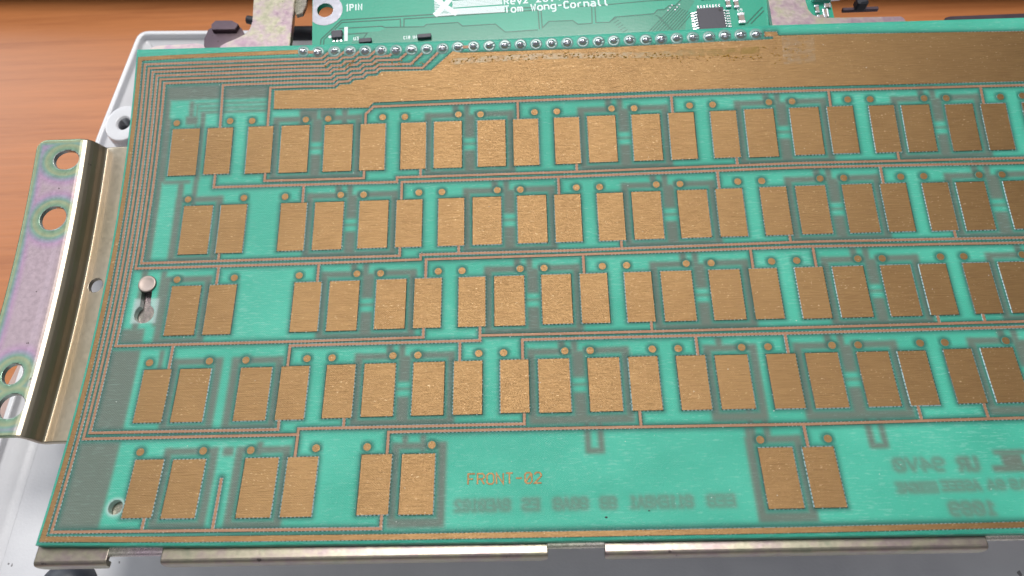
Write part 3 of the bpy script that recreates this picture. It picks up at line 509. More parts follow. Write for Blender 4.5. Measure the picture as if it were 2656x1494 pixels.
for x0, x1, t in ((-30.8, -19.7, '2010EA8'), (-17.3, -13.9, 'SE'), (-11.1, -4.2, '8A08'), (-1.8, 1.4, 'B8'), (3.9, 16.5, '1A8NE118'), (19.3, 24.8, '8EE')):
    a = (x1-x0)/len(t); bs(t, x0+.1, 46.2, a*.78, 2.0, a, .33)
bs('0V49', 57.5, 40.0, 1.9, 2.3, 2.6, .36); bs('RU', 70.3, 40.1, 1.5, 2.3, 1.9, .5)
bs('EAS8EE', 56.9, 44.2, 1.1, 1.6, 1.28, .36); bs('EEESA', 65.7, 44.0, 1.1, 1.6, 1.5, .36); bs('A8', 74.6, 43.9, 1.2, 1.5, 1.8, .35); bs('SA', 79, 43.9, 1.2, 1.5, 1.8, .35); bs('9801', 65.9, 48.8, 1.7, 2.2, 2.25, .42)
g_(76.5, 90, 39.3, 40.7); g_(77.6, 84, 36.2, 37.2); g_(78.8, 83, 37, 40)
def back_attr(u, v):
    a = np.zeros(u.shape)
    for (u0, u1, v0, v1) in GREY:
        k = np.nonzero((u > u0-1.5) & (u < u1+1.5) & (v > v0-1.5) & (v < v1+1.5))[0]
        if len(k): a[k] = np.maximum(a[k], soft(u[k]-u0)*soft(u1-u[k])*soft(v[k]-v0)*soft(v1-v[k]))
    for pts, hw in BSTR:
        for p, q in zip(pts, pts[1:]):
            k = np.nonzero((u > min(p[0], q[0])-1.6) & (u < max(p[0], q[0])+1.6) & (v > min(p[1], q[1])-1.6) & (v < max(p[1], q[1])+1.6))[0]
            if len(k) and (p != q): a[k] = np.maximum(a[k], .92*soft(-capsule(u[k], v[k], p, q, hw), .22))
    k = np.nonzero((u > -101.3) & (u < -97) & (v > -56) & (v < -48))[0]
    return np.clip(a, 0, 1)
def rim_attr(u, v):
    sq = np.maximum(np.abs(u-(-103.3)-.0*v)-2.9, np.abs(v-.0)-3.0); a = soft(-sq, .12)*.62
    return np.maximum(a, .8*soft(.35-circ(u, v, -99.95, 44.1, 1.5), .15))
FRONT = []           # outlines of the front copper; translucency shade is painted darker round them
def copper_shade_attr(u, v):
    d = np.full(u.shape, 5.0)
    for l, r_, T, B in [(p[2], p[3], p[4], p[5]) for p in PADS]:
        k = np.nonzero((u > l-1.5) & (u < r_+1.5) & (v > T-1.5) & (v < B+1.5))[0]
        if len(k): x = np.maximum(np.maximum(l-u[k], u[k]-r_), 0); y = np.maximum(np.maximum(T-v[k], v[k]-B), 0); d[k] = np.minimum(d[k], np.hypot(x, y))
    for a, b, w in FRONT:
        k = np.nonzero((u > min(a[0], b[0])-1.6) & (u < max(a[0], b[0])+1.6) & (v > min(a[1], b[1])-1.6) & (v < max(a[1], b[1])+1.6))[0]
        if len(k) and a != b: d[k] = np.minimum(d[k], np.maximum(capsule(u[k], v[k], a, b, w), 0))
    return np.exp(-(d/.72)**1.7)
def bchild(mb, name, mats, smooth=False):
    o = mb.build(name, mats, board, smooth=smooth); o.matrix_parent_inverse = Matrix.Translation(-board.location); return o
CM = [M_COP, M_EDGE]; TM = [M_TRC, M_EDGE]
for r, t, l, rr, T, B in PADS:
    mb = MB(); m = (l+rr)/2; ribbon(mb, [(m, T), (m, B)], rr-l, h1=.085, skirt=.2); bchild(mb, 'pad', CM)
for r, u, v in DOTS:
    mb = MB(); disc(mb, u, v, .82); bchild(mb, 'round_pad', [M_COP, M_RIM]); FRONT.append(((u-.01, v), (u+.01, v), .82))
TW = .56
def net(name, mains, stubs=(), w=TW, mats=TM, h=.06):
    mb = MB()
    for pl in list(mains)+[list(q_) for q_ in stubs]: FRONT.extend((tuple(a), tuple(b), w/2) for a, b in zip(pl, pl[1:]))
    for pl in mains: ribbon(mb, pl, w, h1=h)
    for a, b in stubs: ribbon(mb, [a, b], w, h1=h-.006)
    return bchild(mb, name, mats)
LU = [-111.68, -110.58, -109.5, -108.4, -107.33, -106.2]; LV = [-65.75, -64.65, -63.58, -62.5, -61.42, -60.32]
def left(i): return [(LU[i], LV[i])]
def hline(vs, u0, u1):
    # a run along the board following measured heights vs = [(u, v), ...]
    xs = [p[0] for p in vs]; ys = [p[1] for p in vs]; pts = [(u0, float(np.interp(u0, xs, ys)))]
    pts += [p for p in vs if min(u0, u1)+2 < p[0] < max(u0, u1)-2]; pts.append((u1, float(np.interp(u1, xs, ys)))); return pts
def vat(vs, u): return float(np.interp(u, [p[0] for p in vs], [p[1] for p in vs]))
H1 = [(-52.6, -51.85), (-20, -52.0), (17, -52.2), (55, -52.1), (107, -51.55), (126, -51.4)]
HA = [(-91, -31.4), (-46.2, -31.25)]
HB = [(-46.2, -32.45), (-3, -32.45), (50, -32.85), (103, -32.3), (126, -32.1)]
HC = [(-45, -31.2), (-3, -31.25), (50, -31.7), (103, -31.05), (126, -30.8)]
HD = [(-107.33, -10.75), (-66, -10.75), (-40, -10.9)]
HE = [(-40, -12.12), (-3, -12.1), (50, -12.55), (98, -12.0), (126, -11.7)]
HF = [(-38.75, -10.9), (-3, -11.0), (50, -11.35), (98, -10.75), (126, -10.5)]
HG = [(-68.6, 9.4), (-26.1, 9.35)]; HH = [(-26.1, 8.15), (-4, 8.25), (46, 8.3), (93, 8.2), (126, 8.1)]
HI = [(-16.65, 9.45), (-4, 9.42), (46, 9.55), (92, 9.45), (126, 9.4)]
HJ = [(-64.5, 28.45), (-16.65, 28.5)]; HK = [(-45.3, 29.6), (-5, 29.65), (42, 29.95), (86, 29.65), (126, 29.4)]
ST = STAIR
net('trace', [ST[0][::-1]+[(LU[0], LV[0]), (LU[0], 48.8), (-59.8, 49.25), (-45.4, 49.35), (-45.4, 46.6)]], [((-93.4, 46.4), (-93.4, 48.7)), ((-79.2, 38.6), (-79.1, 48.85))])
net('trace', [ST[1][::-1]+[(LU[1], LV[1]), (LU[1], 29.6), (-64.55, 29.7)]]+[[(-64.5, 34.5), (-64.5, 28.45)]+hline(HJ, -63.9, -16.65)[0:]+[(-16.6, 26.2)]], [((-54.95, 26.2), (-54.95, 28.2))])
net('trace', [ST[2][::-1]+[(LU[2], LV[2]), (LU[2], 28.3), (-68.9, 28.5), (-68.95, 26.3)]])
net('trace', [ST[3][::-1]+[(LU[3], LV[3]), (LU[3], 8.42), (-64.6, 8.45), (-38.8, 8.25), (-38.8, 5.9)]], [((-95.2, 14.4), (-95.2, 8.7))])
net('trace', [ST[4][::-1]+[(LU[4], LV[4]), (LU[4], -10.72), (-66.3, -10.7), (-40, -10.92), (-40, -12.12)]+hline(HE, -39.9, 126)[1:]],
    [((-31.1, -14.2), (-31.1, -12.4)), ((6.85, -14.2), (6.85, -12.5)), ((45.7, -14.3), (45.7, -12.8)), ((83.2, -14.3), (83.2, -12.5)), ((-87.5, -6.1), (-87.5, -10.45)), ((-63.85, -6.1), (-63.85, -10.45))])
net('trace', [ST[5][::-1]+[(LU[5], LV[5]), (LU[5], -12.0), (-75.6, -12.05), (-44.95, -12.0), (-44.95, -14.3)]], [((-87.85, -14.0), (-87.85, -12.3))])
net('trace', [ST[6][::-1]+[(-91.1, -59.25), (-91.0, -47.3)]]); net('trace', [ST[7][::-1]+[(-78.9, -58.05), (-79.0, -47.4)]])
net('trace', [[(-54.45, -47.0), (-54.45, -49.9), (-52.5, -51.85)]+hline(H1, -52.4, 126)[1:]], [((u, v+.2), (u, vat(H1, u)+.27)) for u, v in ((-16.5, -47.2), (21.5, -47.5), (59.95, -47.8), (96.65, -47.0))])
net('trace', [[(-78.7, -34.7), (-78.7, -32.7), (-54.35, -32.55), (-54.35, -34.7)]])
net('trace', [[(-91.1, -34.9), (-91.1, -31.4)]+[(-46.2, -31.25), (-46.2, -32.45)]+hline(HB, -46.1, 126)[1:]],
    [((u, v-.1), (u, vat(HB, u)-.27)) for u, v in ((-40.5, -34.6), (-2.6, -34.6), (35.85, -34.9), (74.1, -35.0))]+[((-68.95, -26.5), (-68.95, -31.1))])
net('trace', [[(-45.0, -26.4), (-45.0, -31.2)]+hline(HC, -44.9, 126)[1:]], [((u, v+.1), (u, vat(HC, u)+.27)) for u, v in ((-7.15, -26.6), (30.9, -26.7), (69.4, -26.9))])
net('trace', [[(-38.7, -6.1), (-38.7, -10.9)]+hline(HF, -38.6, 126)[1:]], [((u, -6.1), (u, vat(HF, u)+.27)) for u in (-2.2, 36.25, 50.5)])
net('trace', [[(-68.6, 14.4), (-68.6, 9.4), (-26.1, 9.35), (-26.1, 6.0)]], [((-30.55, 14.2), (-30.55, 9.6)), ]); 
mb = MB(); ribbon(mb, [(-25.84, 8.16)]+hline(HH, -25.7, 126)[1:], TW, h1=.054)
for u in (12.05, 74.7, 84.55): ribbon(mb, [(u, 5.9), (u, vat(HH, u)-.27)], TW, h1=.05)
bchild(mb, 'trace', TM)
net('trace', [[(-16.7, 14.2), (-16.7, 9.45)]+hline(HI, -16.6, 126)[1:]], [((21.45, 14.3), (21.45, 9.75)), ((40.9, 14.5), (40.9, 9.8))])
net('trace', [[(-45.25, 34.5), (-45.25, 29.6)]+hline(HK, -45.1, 126)[1:]], [((7.7, 26.1), (7.7, 29.45)), ((65.4, 26.4), (65.4, 29.6)), ((79.0, 26.3), (79.0, 29.5)), ((41.15, 34.9), (41.15, 30.2))])
mb = MB(); ribbon(mb, [(-71.2, -67.7), (-90, -67.65), (-106.1, -67.5), (-113.06, -67.35), (-113.02, 50.15), (-85.3, 50.7), (-43.5, 51.0), (-6.5, 51.1), (38, 51.15), (79, 50.95), (126, 50.9)], 1.06, h1=.08)
bchild(mb, 'ground_strip', CM)
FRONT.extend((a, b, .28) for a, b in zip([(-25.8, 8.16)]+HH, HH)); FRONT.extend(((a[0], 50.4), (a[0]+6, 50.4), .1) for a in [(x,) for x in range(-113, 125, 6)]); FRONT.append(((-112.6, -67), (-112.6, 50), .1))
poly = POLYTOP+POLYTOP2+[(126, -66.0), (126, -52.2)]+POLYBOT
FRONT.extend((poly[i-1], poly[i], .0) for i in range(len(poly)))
nU = int(240.2/.42); nV = int((L1-L0)/.42)
Vg = np.concatenate([[L0, -68.9], np.linspace(-68.5, 50.6, nV), [50.95, L1]])
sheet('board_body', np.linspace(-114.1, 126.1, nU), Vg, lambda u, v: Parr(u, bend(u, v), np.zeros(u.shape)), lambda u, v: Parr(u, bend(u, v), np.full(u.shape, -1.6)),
      bhole_uv, M_SUB, board, {'back_copper': back_attr, 'rim': rim_attr, 'copper_shade': copper_shade_attr})
# the large copper plane above the first row
def signed(p): return sum(p[i-1][0]*p[i][1]-p[i][0]*p[i-1][1] for i in range(len(p)))/2
pp = [p for i, p in enumerate(poly) if math.hypot(p[0]-poly[i-1][0], p[1]-poly[i-1][1]) > .3]
if signed(pp) < 0: pp = pp[::-1]
outer = offs(pp, -.14)
me = bpy.data.meshes.new('copper_plane'); bm = bmesh.new()
tv = [bm.verts.new((u, v, .075)) for u, v in pp]; ov = [bm.verts.new((u, v, 0)) for u, v in outer]
from mathutils.geometry import tessellate_polygon
for t_ in tessellate_polygon([[Vector((u, v, 0)) for u, v in pp]]): bm.faces.new([tv[k] for k in t_])

for i in range(len(pp)):
    q = bm.faces.new((tv[i-1], tv[i], ov[i], ov[i-1])); q.material_index = 1
for k in range(-34, -25): bmesh.ops.bisect_plane(bm, geom=bm.verts[:]+bm.edges[:]+bm.faces[:], plane_co=(0, k*2.0, 0), plane_no=(0, 1, 0))
for k in range(-7, 13): bmesh.ops.bisect_plane(bm, geom=bm.verts[:]+bm.edges[:]+bm.faces[:], plane_co=(k*10.0+.3, 0, 0), plane_no=(1, 0, 0))
uvl = bm.loops.layers.uv.new('UVMap')
for f in bm.faces:
    for lp in f.loops: lp[uvl].uv = (lp.vert.co.x, lp.vert.co.y)
for v in bm.verts: v.co = P(v.co.x, v.co.y, v.co.z)
bm.normal_update()
for f in bm.faces:
    if f.normal.z < 0: f.normal_flip()
bm.to_mesh(me); bm.free(); me.materials.append(M_COP); me.materials.append(M_EDGE)
o = bpy.data.objects.new('copper_plane', me); COL.objects.link(o); o.parent = board; o.matrix_parent_inverse = Matrix.Translation(-board.location)
# etched lettering FRONT-02, one letter per part
for i, ch in enumerate('FRONT-02'):
    mb = MB()
    for st in strokes(ch, -28.3+i*1.93, 40.95, 1.36, 2.15, 1.93): ribbon(mb, st, .30, h1=.06, skirt=.06, sub=False)
    bchild(mb, 'letter', [M_COP, M_RIM])
# solder joints: ring, cone of solder, cut wire end leaning to the right
rnd = random.Random(4)
for i, (u, v) in enumerate(PINS):
    mb = MB()
    mb.lathe([(1.62, -.02), (1.56, .07), (1.2, .09), (.9, .09)], 26, fn=lambda x, y, z: P(u+x, v-y, z)); ring = bchild(mb, 'solder_ring', M_RING, True)
    mb = MB(); r0 = 1.0+rnd.uniform(-.10, .12); cy = v+rnd.uniform(.04, .2); sq = rnd.uniform(.82, 1.08); tip_z = rnd.uniform(-.2, .25)
    mb.lathe([(r0*1.04, .08), (r0*1.0, .26), (r0*.9, .50), (r0*.74, .72), (r0*.54, .90), (r0*.34, 1.04+tip_z*.4), (r0*.16, 1.12+tip_z*.5)], 20, fn=lambda x, y, z: P(u-.05+x*1.05+z*.05, cy-y*sq, z)); jt = bchild(mb, 'solder_joint', M_SOLD, True)
    mb = MB(); L = rnd.uniform(.75, 1.15); a = rnd.uniform(-.1, .25)
    mb.lathe([(.19, 0), (.17, L*.5), (.14, L), (.05, L+.06)], 8, fn=lambda x, y, z: P(u+.25+z*.95, cy-y+.05-z*a, .95+x-z*.12)); tip = mb.build('wire_end', M_SOLD, jt, smooth=True)
for i in (0, 10):
    u = (PINS[i][0]+PINS[i+1][0])/2; v = (PINS[i][1]+PINS[i+1][1])/2+.1
    mb = MB(); ribbon(mb, [(u-.75, v), (u+.75, v)], .75, h1=.1, skirt=.1); bchild(mb, 'solder_bridge', [M_TRC, M_SOLD])
# amber flux residue beads along the copper plane
m_fl, nt, b = mat('amber_flux'); setp(b, Roughness=.08, Coat_Weight=1.0); b.inputs['Base Color'].default_value = (.55, .30, .04, 1)
b.inputs['Transmission Weight'].default_value = .3
mb = MB(); rnd = random.Random(11)
def flux(n, u0, u1, vf, sv, smax):
    for _ in range(n):
        u = rnd.uniform(u0, u1); v = vf(u)+rnd.gauss(0, sv); r = rnd.uniform(.07, smax*1.25); a = rnd.uniform(.7, 1.9)
        mb.lathe([(r, .075), (r*.85, .075+r*.7), (r*.45, .075+r*1.2)], 8, fn=lambda x, y, z: P(u+x*a, v-y, z))
flux(210, -33.5, 44, lambda u: -62.6+.0*u-1.2*math.exp(-((u+5)/25)**2)+.02*(u), .42, .17); flux(40, 44, 56, lambda u: -63.2, 1.3, .14); flux(60, -66, -40, lambda u: -63.6, .5, .13)
o = bchild(mb, 'flux_beads', m_fl, True); o['kind'] = 'stuff'
m_f2, nt, b = mat('flux_film'); N = NT(nt)
nz = N.noise(N.uv(.5, .8), 1, 3, .6); tr = N.n('ShaderNodeBsdfTransparent'); mx = N.n('ShaderNodeMixShader'); b.inputs['Base Color'].default_value = (.36, .22, .02, 1); setp(b, Roughness=.25)
N.l(N.math('MINIMUM', N.math('MULTIPLY', N.math('SUBTRACT', nz, .36), 2.0), .45), mx.inputs[0]); N.l(tr.outputs[0], mx.inputs[1]); N.l(b.outputs[0], mx.inputs[2]); N.l(mx.outputs[0], nt.nodes['Material Output'].inputs[0])
mb = MB(); film = [(-33, -63.4), (-24, -63.8), (-10, -64.0), (2, -63.8), (18, -63.2), (24, -63.6), (34, -63.3), (44, -63.6)]
ribbon(mb, film, 1.5, h0=.079, h1=.094, skirt=.15, m1=0); bchild(mb, 'flux_film', m_f2)
m_tp, nt, b = mat('clear_tape'); N = NT(nt); tr = N.n('ShaderNodeBsdfTransparent'); mx = N.n('ShaderNodeMixShader'); b.inputs['Base Color'].default_value = (.62, .50, .36, 1); setp(b, Roughness=.25)
N.l(N.math('MULTIPLY', N.math('SUBTRACT', N.noise(N.uv(.5, .9), 1, 3, .6), .38), .9), mx.inputs[0]); N.l(tr.outputs[0], mx.inputs[1]); N.l(b.outputs[0], mx.inputs[2]); N.l(mx.outputs[0], nt.nodes['Material Output'].inputs[0])
mb = MB(); ribbon(mb, [(50.2, -63.2), (57.6, -63.0)], 7.0, h0=.08, h1=.11, skirt=.3, put=None); bchild(mb, 'tape', m_tp)
mb = MB(); rnd = random.Random(23)
for _ in range(150):
    u = rnd.uniform(-112, 90); v = rnd.uniform(-66, 50); r = rnd.uniform(.03, .10)
    mb.lathe([(r, .09), (r*.7, .09+r*.8)], 5, fn=lambda x, y, z: P(u+x*rnd.uniform(.8, 1.6), v-y, z))
o = bchild(mb, 'dust', plain('pale_dust', (.72, .74, .72), .8)); o['kind'] = 'stuff'
mb = MB()
for u, v, r in ((-.9, 48.0, .2), (7.6, 46.9, .14), (-35, 3.2, .13), (60.5, -43.4, .1)): mb.lathe([(r, .07), (r*.6, .2)], 6, fn=lambda x, y, z: P(u+x*1.5, v-y, z))
o = bchild(mb, 'specks', M_STAND); o['kind'] = 'stuff'
# ------------------------------------------------------------------ controller board behind it
tl = math.radians(7); rl = math.radians(2.5)
ey0 = Vector((0, math.cos(tl), math.sin(tl))); EZ = Vector((0, -math.sin(tl), math.cos(tl)))
EX = math.cos(rl)*Vector((1, 0, 0))+math.sin(rl)*ey0; EY = -math.sin(rl)*Vector((1, 0, 0))+math.cos(rl)*ey0
O3 = Vector((-70.4, 68, 2.5))*MM
def Q(x, y, z=0): return tuple(O3+(EX*x+EY*y+EZ*z)*MM)
ctl = thing('controller_board', 'small flat green controller circuit board with white lettering behind the large board', 'circuit board', tuple(O3))
def cchild(mb, name, mats, parent=None, smooth=False):
    o = mb.build(name, mats, parent or ctl, smooth=smooth)
    if parent is None: o.matrix_parent_inverse = Matrix.Translation(-ctl.location)
    return o
pts = round_poly([(.45, -8), (136.5, -8), (136.5, 42), (.2, 42)], [.5, .5, 2, 2], 3)
hc = (3.75, 15.2)
def cslab():
    me = bpy.data.meshes.new('board_body'); bm = bmesh.new(); ring = [bm.verts.new(Q(x, y, 0)) for x, y in pts]; hr = [bm.verts.new(Q(hc[0]+2.15*math.cos(a*math.pi/12), hc[1]+2.15*math.sin(a*math.pi/12), 0)) for a in range(24)]
    e = [bm.edges.new((r[i-1], r[i])) for r in (ring, hr) for i in range(len(r))]
    bmesh.ops.triangle_fill(bm, edges=e, use_beauty=True)
    top = bm.faces[:]; r = bmesh.ops.extrude_face_region(bm, geom=top)
    for v in [g for g in r['geom'] if isinstance(g, bmesh.types.BMVert)]: v.co -= EZ*1.6*MM
    bmesh.ops.recalc_face_normals(bm, faces=bm.faces)
    uvl = bm.loops.layers.uv.new('UVMap')
    for f in bm.faces:
        for lp in f.loops: d = lp.vert.co-O3; lp[uvl].uv = (d.dot(EX)*1000, d.dot(EY)*1000)
    bm.to_mesh(me); bm.free(); me.materials.append(M_CTL); o = bpy.data.objects.new('board_body', me); COL.objects.link(o); o.parent = ctl; o.matrix_parent_inverse = Matrix.Translation(-ctl.location)
cslab()
def qput(mb):
    def f(x, v, z): return mb.vert(Q(x, -v, z), (x, -v))
    return f
# tinned ring round the mounting hole (cut by the board edge)
mb = MB(); A = []; B_ = []
for i in range(49):
    a = 2*math.pi*i/48; x, y = hc[0]+4.7*math.cos(a), hc[1]+4.7*math.sin(a); x = max(x, .42); A.append(mb.vert(Q(hc[0]+2.16*math.cos(a), hc[1]+2.16*math.sin(a), .05))); B_.append(mb.vert(Q(x, y, .05)))
for i in range(48): mb.face((A[i], B_[i], B_[i+1], A[i+1]))
cchild(mb, 'mounting_ring', M_TINR)
def cpoly(name, ps, z, m):
    mb = MB(); mb.face([mb.vert(Q(x, y, z), (x, y)) for x, y in ps]); return cchild(mb, name, m)
def cline(name, ps, w, z, m):
    mb = MB(); ribbon(mb, [(x, -y) for x, y in ps], w, h0=z-.01, h1=z, skirt=.02, put=qput(mb), m1=0, sub=False); return cchild(mb, name, m)
cpoly('trace_bundle', [(8, -3), (12, 7.6), (18, 7.4), (20, 8.2), (29.5, 7.6), (30.6, 8.2), (39, 8.05), (40.2, 6.9), (48.8, 6.7), (51.3, 4.1), (59.8, 4.05), (61, 4.5), (62.9, 6.3), (69, 6.0), (70.4, 4.8), (78.6, 4.7), (80.2, 6.1), (90.4, 6.2), (91.5, 7.3), (93.4, 7.3), (94.6, 8.3), (96.4, 8.3), (99.5, 11), (101.5, 9.4), (99, 6), (97, -3)], .02, M_CTB)
for w_, ps in ((.3, [(2.6, 4.5), (2.7, 6.3), (8.2, 11.75), (32.9, 11.35), (70, 11.2)]), (.28, [(3.4, 4.5), (3.5, 6.2), (8.3, 11.0), (23.8, 10.65), (23.85, 8.1)]), (.28, [(24.7, 8.0), (24.8, 10.65), (32.8, 10.5), (60.3, 10.3), (60.25, 4.4)]),
    (.26, [(7.5, 9.2), (18.8, 8.95), (19.6, 8.5), (30, 7.8), (30.7, 8.45), (39, 8.3), (40.2, 7.1), (48.8, 6.95), (51.3, 4.3), (59.8, 4.25)]), (.26, [(61.1, 10.2), (61.0, 4.7), (62.9, 6.55), (69.1, 6.25), (70.4, 5.0), (74.1, 5.0), (74.45, 10.1)]),
    (.26, [(75.3, 10.1), (75.1, 5.1), (78.65, 4.9), (80.2, 6.35), (90.4, 6.45), (91.5, 7.55), (93.4, 7.5), (94.6, 8.55), (96.3, 8.5), (99.5, 11.5)]), (.22, [(69, 10.5), (75, 10.25), (89, 10.5), (97, 10.3)]), (.3, [(8, 7.3), (15, 7.2), (13.5, 5)]),
    (.3, [(113.9, 1.4), (118.7, 6)]), (.3, [(115, 1.3), (118.9, 4.9)])):
    cline('trace_gap', ps, w_, .035, M_CTD)
for k in range(9):
    cline('trace_gap', [(88.5+k*.95, 1.2), (96.0+k*.55, 8.6-k*.35)], .2, .035, M_CTD)
for k in range(6): cline('trace_gap', [(79.2+k*.5, 5.3-k*.75), (80.6+k*.5, 6.1-k*.75)], .16, .036, M_CTD); cline('trace_gap', [(90.8+k*.55, 6.0-k*.8), (92.2+k*.55, 5.0-k*.8)], .16, .036, M_CTD)
def ctext(t, x, y, cw, hh, adv, w, slant=0):
    for i, ch in enumerate(t):
        if ch == ' ': continue
        mb = MB()
        for st in strokes(ch, x+i*adv, -y, cw, hh, adv): ribbon(mb, st, w, h0=.0, h1=.05, skirt=.02, put=qput(mb), m1=0, sub=False)
        cchild(mb, 'letter', M_SILK)
ctext('1PIN', 9.3, 14.45, .85, 1.85, 1.14, .32)
ctext('Rev2 2014', 51.6, 12.75, 1.1, 2.0, 1.72, .36); ctext('Tom Wong-Cornall', 51.55, 10.2, 1.15, 2.0, 1.75, .38)
ctext('C10 U4', 24.6, 4.45, .36, .85, .62, .17); ctext('U3', 11.4, 5.3, .5, .9, .75, .17)
# printed logo: ruled bars crossed by an X
for k in range(5): cline('logo_bar', [(37.9-.1*abs(k-2), 13.15+k*.42), (51.0, 13.05+k*.42)], .3, .045, M_SILK)
for k in range(5): cline('logo_bar', [(37.0+k*.25, 10.95+k*.36), (51.55, 10.6+k*.4)], .3, .045, M_SILK)
for k in range(7): cline('logo_bar', [(33.0, 12.6+k*.5), (34.3+abs(k-3)*.3, 12.6+k*.5)], .26, .045, M_SILK)
cline('logo_cross', [(33.3, 16.6), (35.6, 13.6), (38.9, 10.95)], 1.5, .05, M_SILK); cline('logo_cross', [(37.9, 16.6), (35.6, 13.6), (33.0, 11.0)], 1.5, .056, M_SILK); cline('logo_bar', [(33.0, 10.95), (39, 10.95)], .5, .047, M_SILK)
for k in range(3): cline('logo_bar', [(34.3+k*.35, 11.45+k*.42), (37-k*.4, 11.4+k*.42)], .2, .047, M_SILK)
def part_chip(x0, x1, y0, y1, h, name='chip'):
    mb = MB(); mb.box(x0, x1, y0, y1, .06, h, fn=lambda x, y, z: Q(x, y, z), bev=.09); return cchild(mb, name, M_CHIP)
def lead(par, x, y, dx, dy, h=.55, w=.36, L=1.15):
    # gull wing: flat foot outside, step up to the body
    mb = MB(); px, py = -dy*w/2, dx*w/2
    prof_ = [(L, .06), (L, .2), (L*.45, .22), (L*.25, h), (-.05, h)]
    a = [mb.vert(Q(x+dx*s+px, y+dy*s+py, z)) for s, z in prof_]; b = [mb.vert(Q(x+dx*s-px, y+dy*s-py, z)) for s, z in prof_]
    for i in range(4): mb.face((a[i], a[i+1], b[i+1], b[i]))
    mb.face(a[::-1]+[mb.vert(Q(x+px, y+py, .06))]); mb.face(b+[mb.vert(Q(x-px, y-py, .06))]); cchild(mb, 'lead', M_LEAD, par)
ic = part_chip(101.4, 108.2, -.6, 6.3, 1.1)
for k in range(8):
    lead(ic, 101.4, 5.55-k*.78, -1, 0, L=1.5); lead(ic, 108.2, 5.55-k*.78, 1, 0, L=1.7); lead(ic, 102.05+k*.78, 6.3, 0, 1, L=1.5)
mb = MB(); mb.lathe([(.42, 1.101), (.4, 1.108)], 14, fn=lambda x, y, z: Q(107.3+x, 5.3+y, z)); cchild(mb, 'pin_one_mark', M_STAND, ic)
ic2 = part_chip(5.7, 8.5, 5.9, 8.1, 1.0)
for k in range(3): lead(ic2, 6.15+k*.95, 5.9, 0, -1, .45, .5, .75); lead(ic2, 6.15+k*.95, 8.1, 0, 1, .45, .35, .6)
cpoly('printed_bar', [(8.85, 5.2), (9.8, 5.2), (9.85, 9.45), (8.9, 9.5)], .05, M_SILK)
mb = MB(); mb.lathe([(.42, .045), (.4, .052)], 16, fn=lambda x, y, z: Q(5.1+x, 6.85+y, z)); cchild(mb, 'printed_dot', M_SILK)
part_chip(28.3, 31.9, 3.9, 5.05, 1.0); part_chip(12.9, 16.2, 3.9, 5.15, .9)
def smd(x, y, lx, ly, vert=True, body=M_CAPB):
    t = .3; mb = MB()
    if vert: mb.box(x-lx/2+.03, x+lx/2-.03, y-ly*.26, y+ly*.26, .1, .62, fn=lambda a, b, c: Q(a, b, c), bev=.04)
    else: mb.box(x-lx*.26, x+lx*.26, y-ly/2+.03, y+ly/2-.03, .1, .62, fn=lambda a, b, c: Q(a, b, c), bev=.04)
    o = cchild(mb, 'capacitor', body)
    for s in (-1, 1):
        mb = MB(); cx, cy = (x, y+s*ly*.40) if vert else (x+s*lx*.40, y)
        hx, hy = (lx/2+.12, ly*.16) if vert else (lx*.16, ly/2+.12)
        mb.box(cx-hx, cx+hx, cy-hy, cy+hy, .05, .66, fn=lambda a, b, c: Q(a, b, c), bev=.12); cchild(mb, 'solder_end', M_LEAD, o)
smd(112.7, 2.9, 1.5, 2.9); smd(109.9, 7.6, 1.1, 2.2); smd(112.0, 7.3, 1.1, 2.2); smd(132.4, 3.9, .9, 2.2); smd(134.4, 2.5, 1.3, 2.4, False); smd(135.2, 4.7, 1.6, 1.2, False); smd(133.2, 1.6, 2.2, .9, False)
smd(104.5, 10.2, 2.2, 1.0, False); smd(107.6, 10.4, 1.4, 1.0, False)
ctext('C5', 112.2, 5.3, .45, .7, .7, .18)
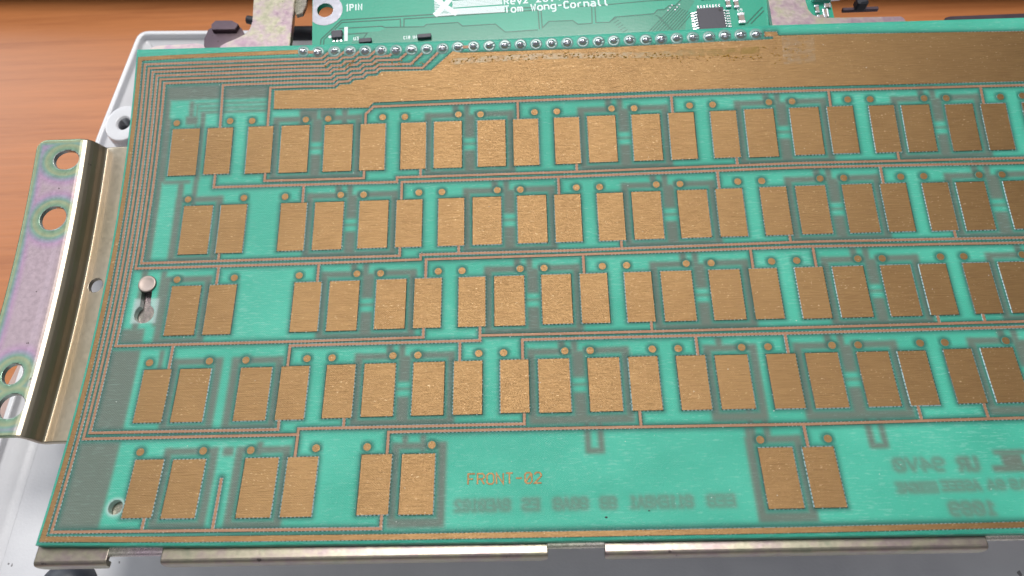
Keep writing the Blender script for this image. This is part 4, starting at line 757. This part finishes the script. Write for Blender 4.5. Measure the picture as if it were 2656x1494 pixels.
mb = MB(); mb.box(131.6, 139.2, 6.2, 11.5, .06, 2.6, fn=lambda a, b, c: Q(a, b, c), bev=.25); cchild(mb, 'usb_socket', M_LEAD)
mb = MB()
for k in range(6): mb.lathe([(.22, .04), (.2, .06)], 10, fn=lambda x, y, z: Q(94.2+k*.62+x, 7.2+(k % 3)*.75+y, z))
cchild(mb, 'vias', M_TINR)['kind'] = 'stuff'
# ------------------------------------------------------------------ cable and plug behind
def tube(name, pts, r, m, n=12):
    cu = bpy.data.curves.new(name, 'CURVE'); cu.dimensions = '3D'; cu.bevel_depth = r*MM; cu.bevel_resolution = 4; cu.use_fill_caps = True
    sp = cu.splines.new('NURBS'); sp.points.add(len(pts)-1); sp.use_endpoint_u = True; sp.order_u = 3
    for p, q in zip(sp.points, pts): p.co = (q[0]*MM, q[1]*MM, q[2]*MM, 1)
    cu.materials.append(m); o = bpy.data.objects.new('tmp', cu); COL.objects.link(o)
    dg = bpy.context.evaluated_depsgraph_get(); me = bpy.data.meshes.new_from_object(o.evaluated_get(dg)); bpy.data.objects.remove(o)
    me.name = name; o = bpy.data.objects.new(name, me); COL.objects.link(o); return o
tag(tube('cable', [(-104, 86, -17), (-97, 92.5, -17), (-88, 94.5, -16), (-78, 94.2, -16), (-66, 93.8, -16), (-50, 96, -16), (-30, 100, -17)], 2.1, M_BLK), 'black cable running along the back behind the left bracket', 'cable')
tag(tube('cable_end', [(-97.4, 99.4, -15), (-94.5, 98.6, -15), (-91, 96.6, -15), (-89, 94, -13)], 1.25, M_BLK), 'short rounded black cable end poking out left of the left bracket', 'cable')
plug = thing('plug', 'small black plastic plug on a thin dark bar behind the right bracket', 'plug', (.074, .079, .003))
mb = MB(); mb.box(69.3, 78.6, 78.6, 79.5, 1.2, 2.2, bev=.1); o = mb.build('bar', M_ZDK, plug); o.matrix_parent_inverse = Matrix.Translation(-plug.location)
mb = MB(); mb.box(72.2, 75.0, 78.2, 80.8, 2.2, 5.0, bev=.4); o = mb.build('block', M_BLK, plug); o.matrix_parent_inverse = Matrix.Translation(-plug.location)
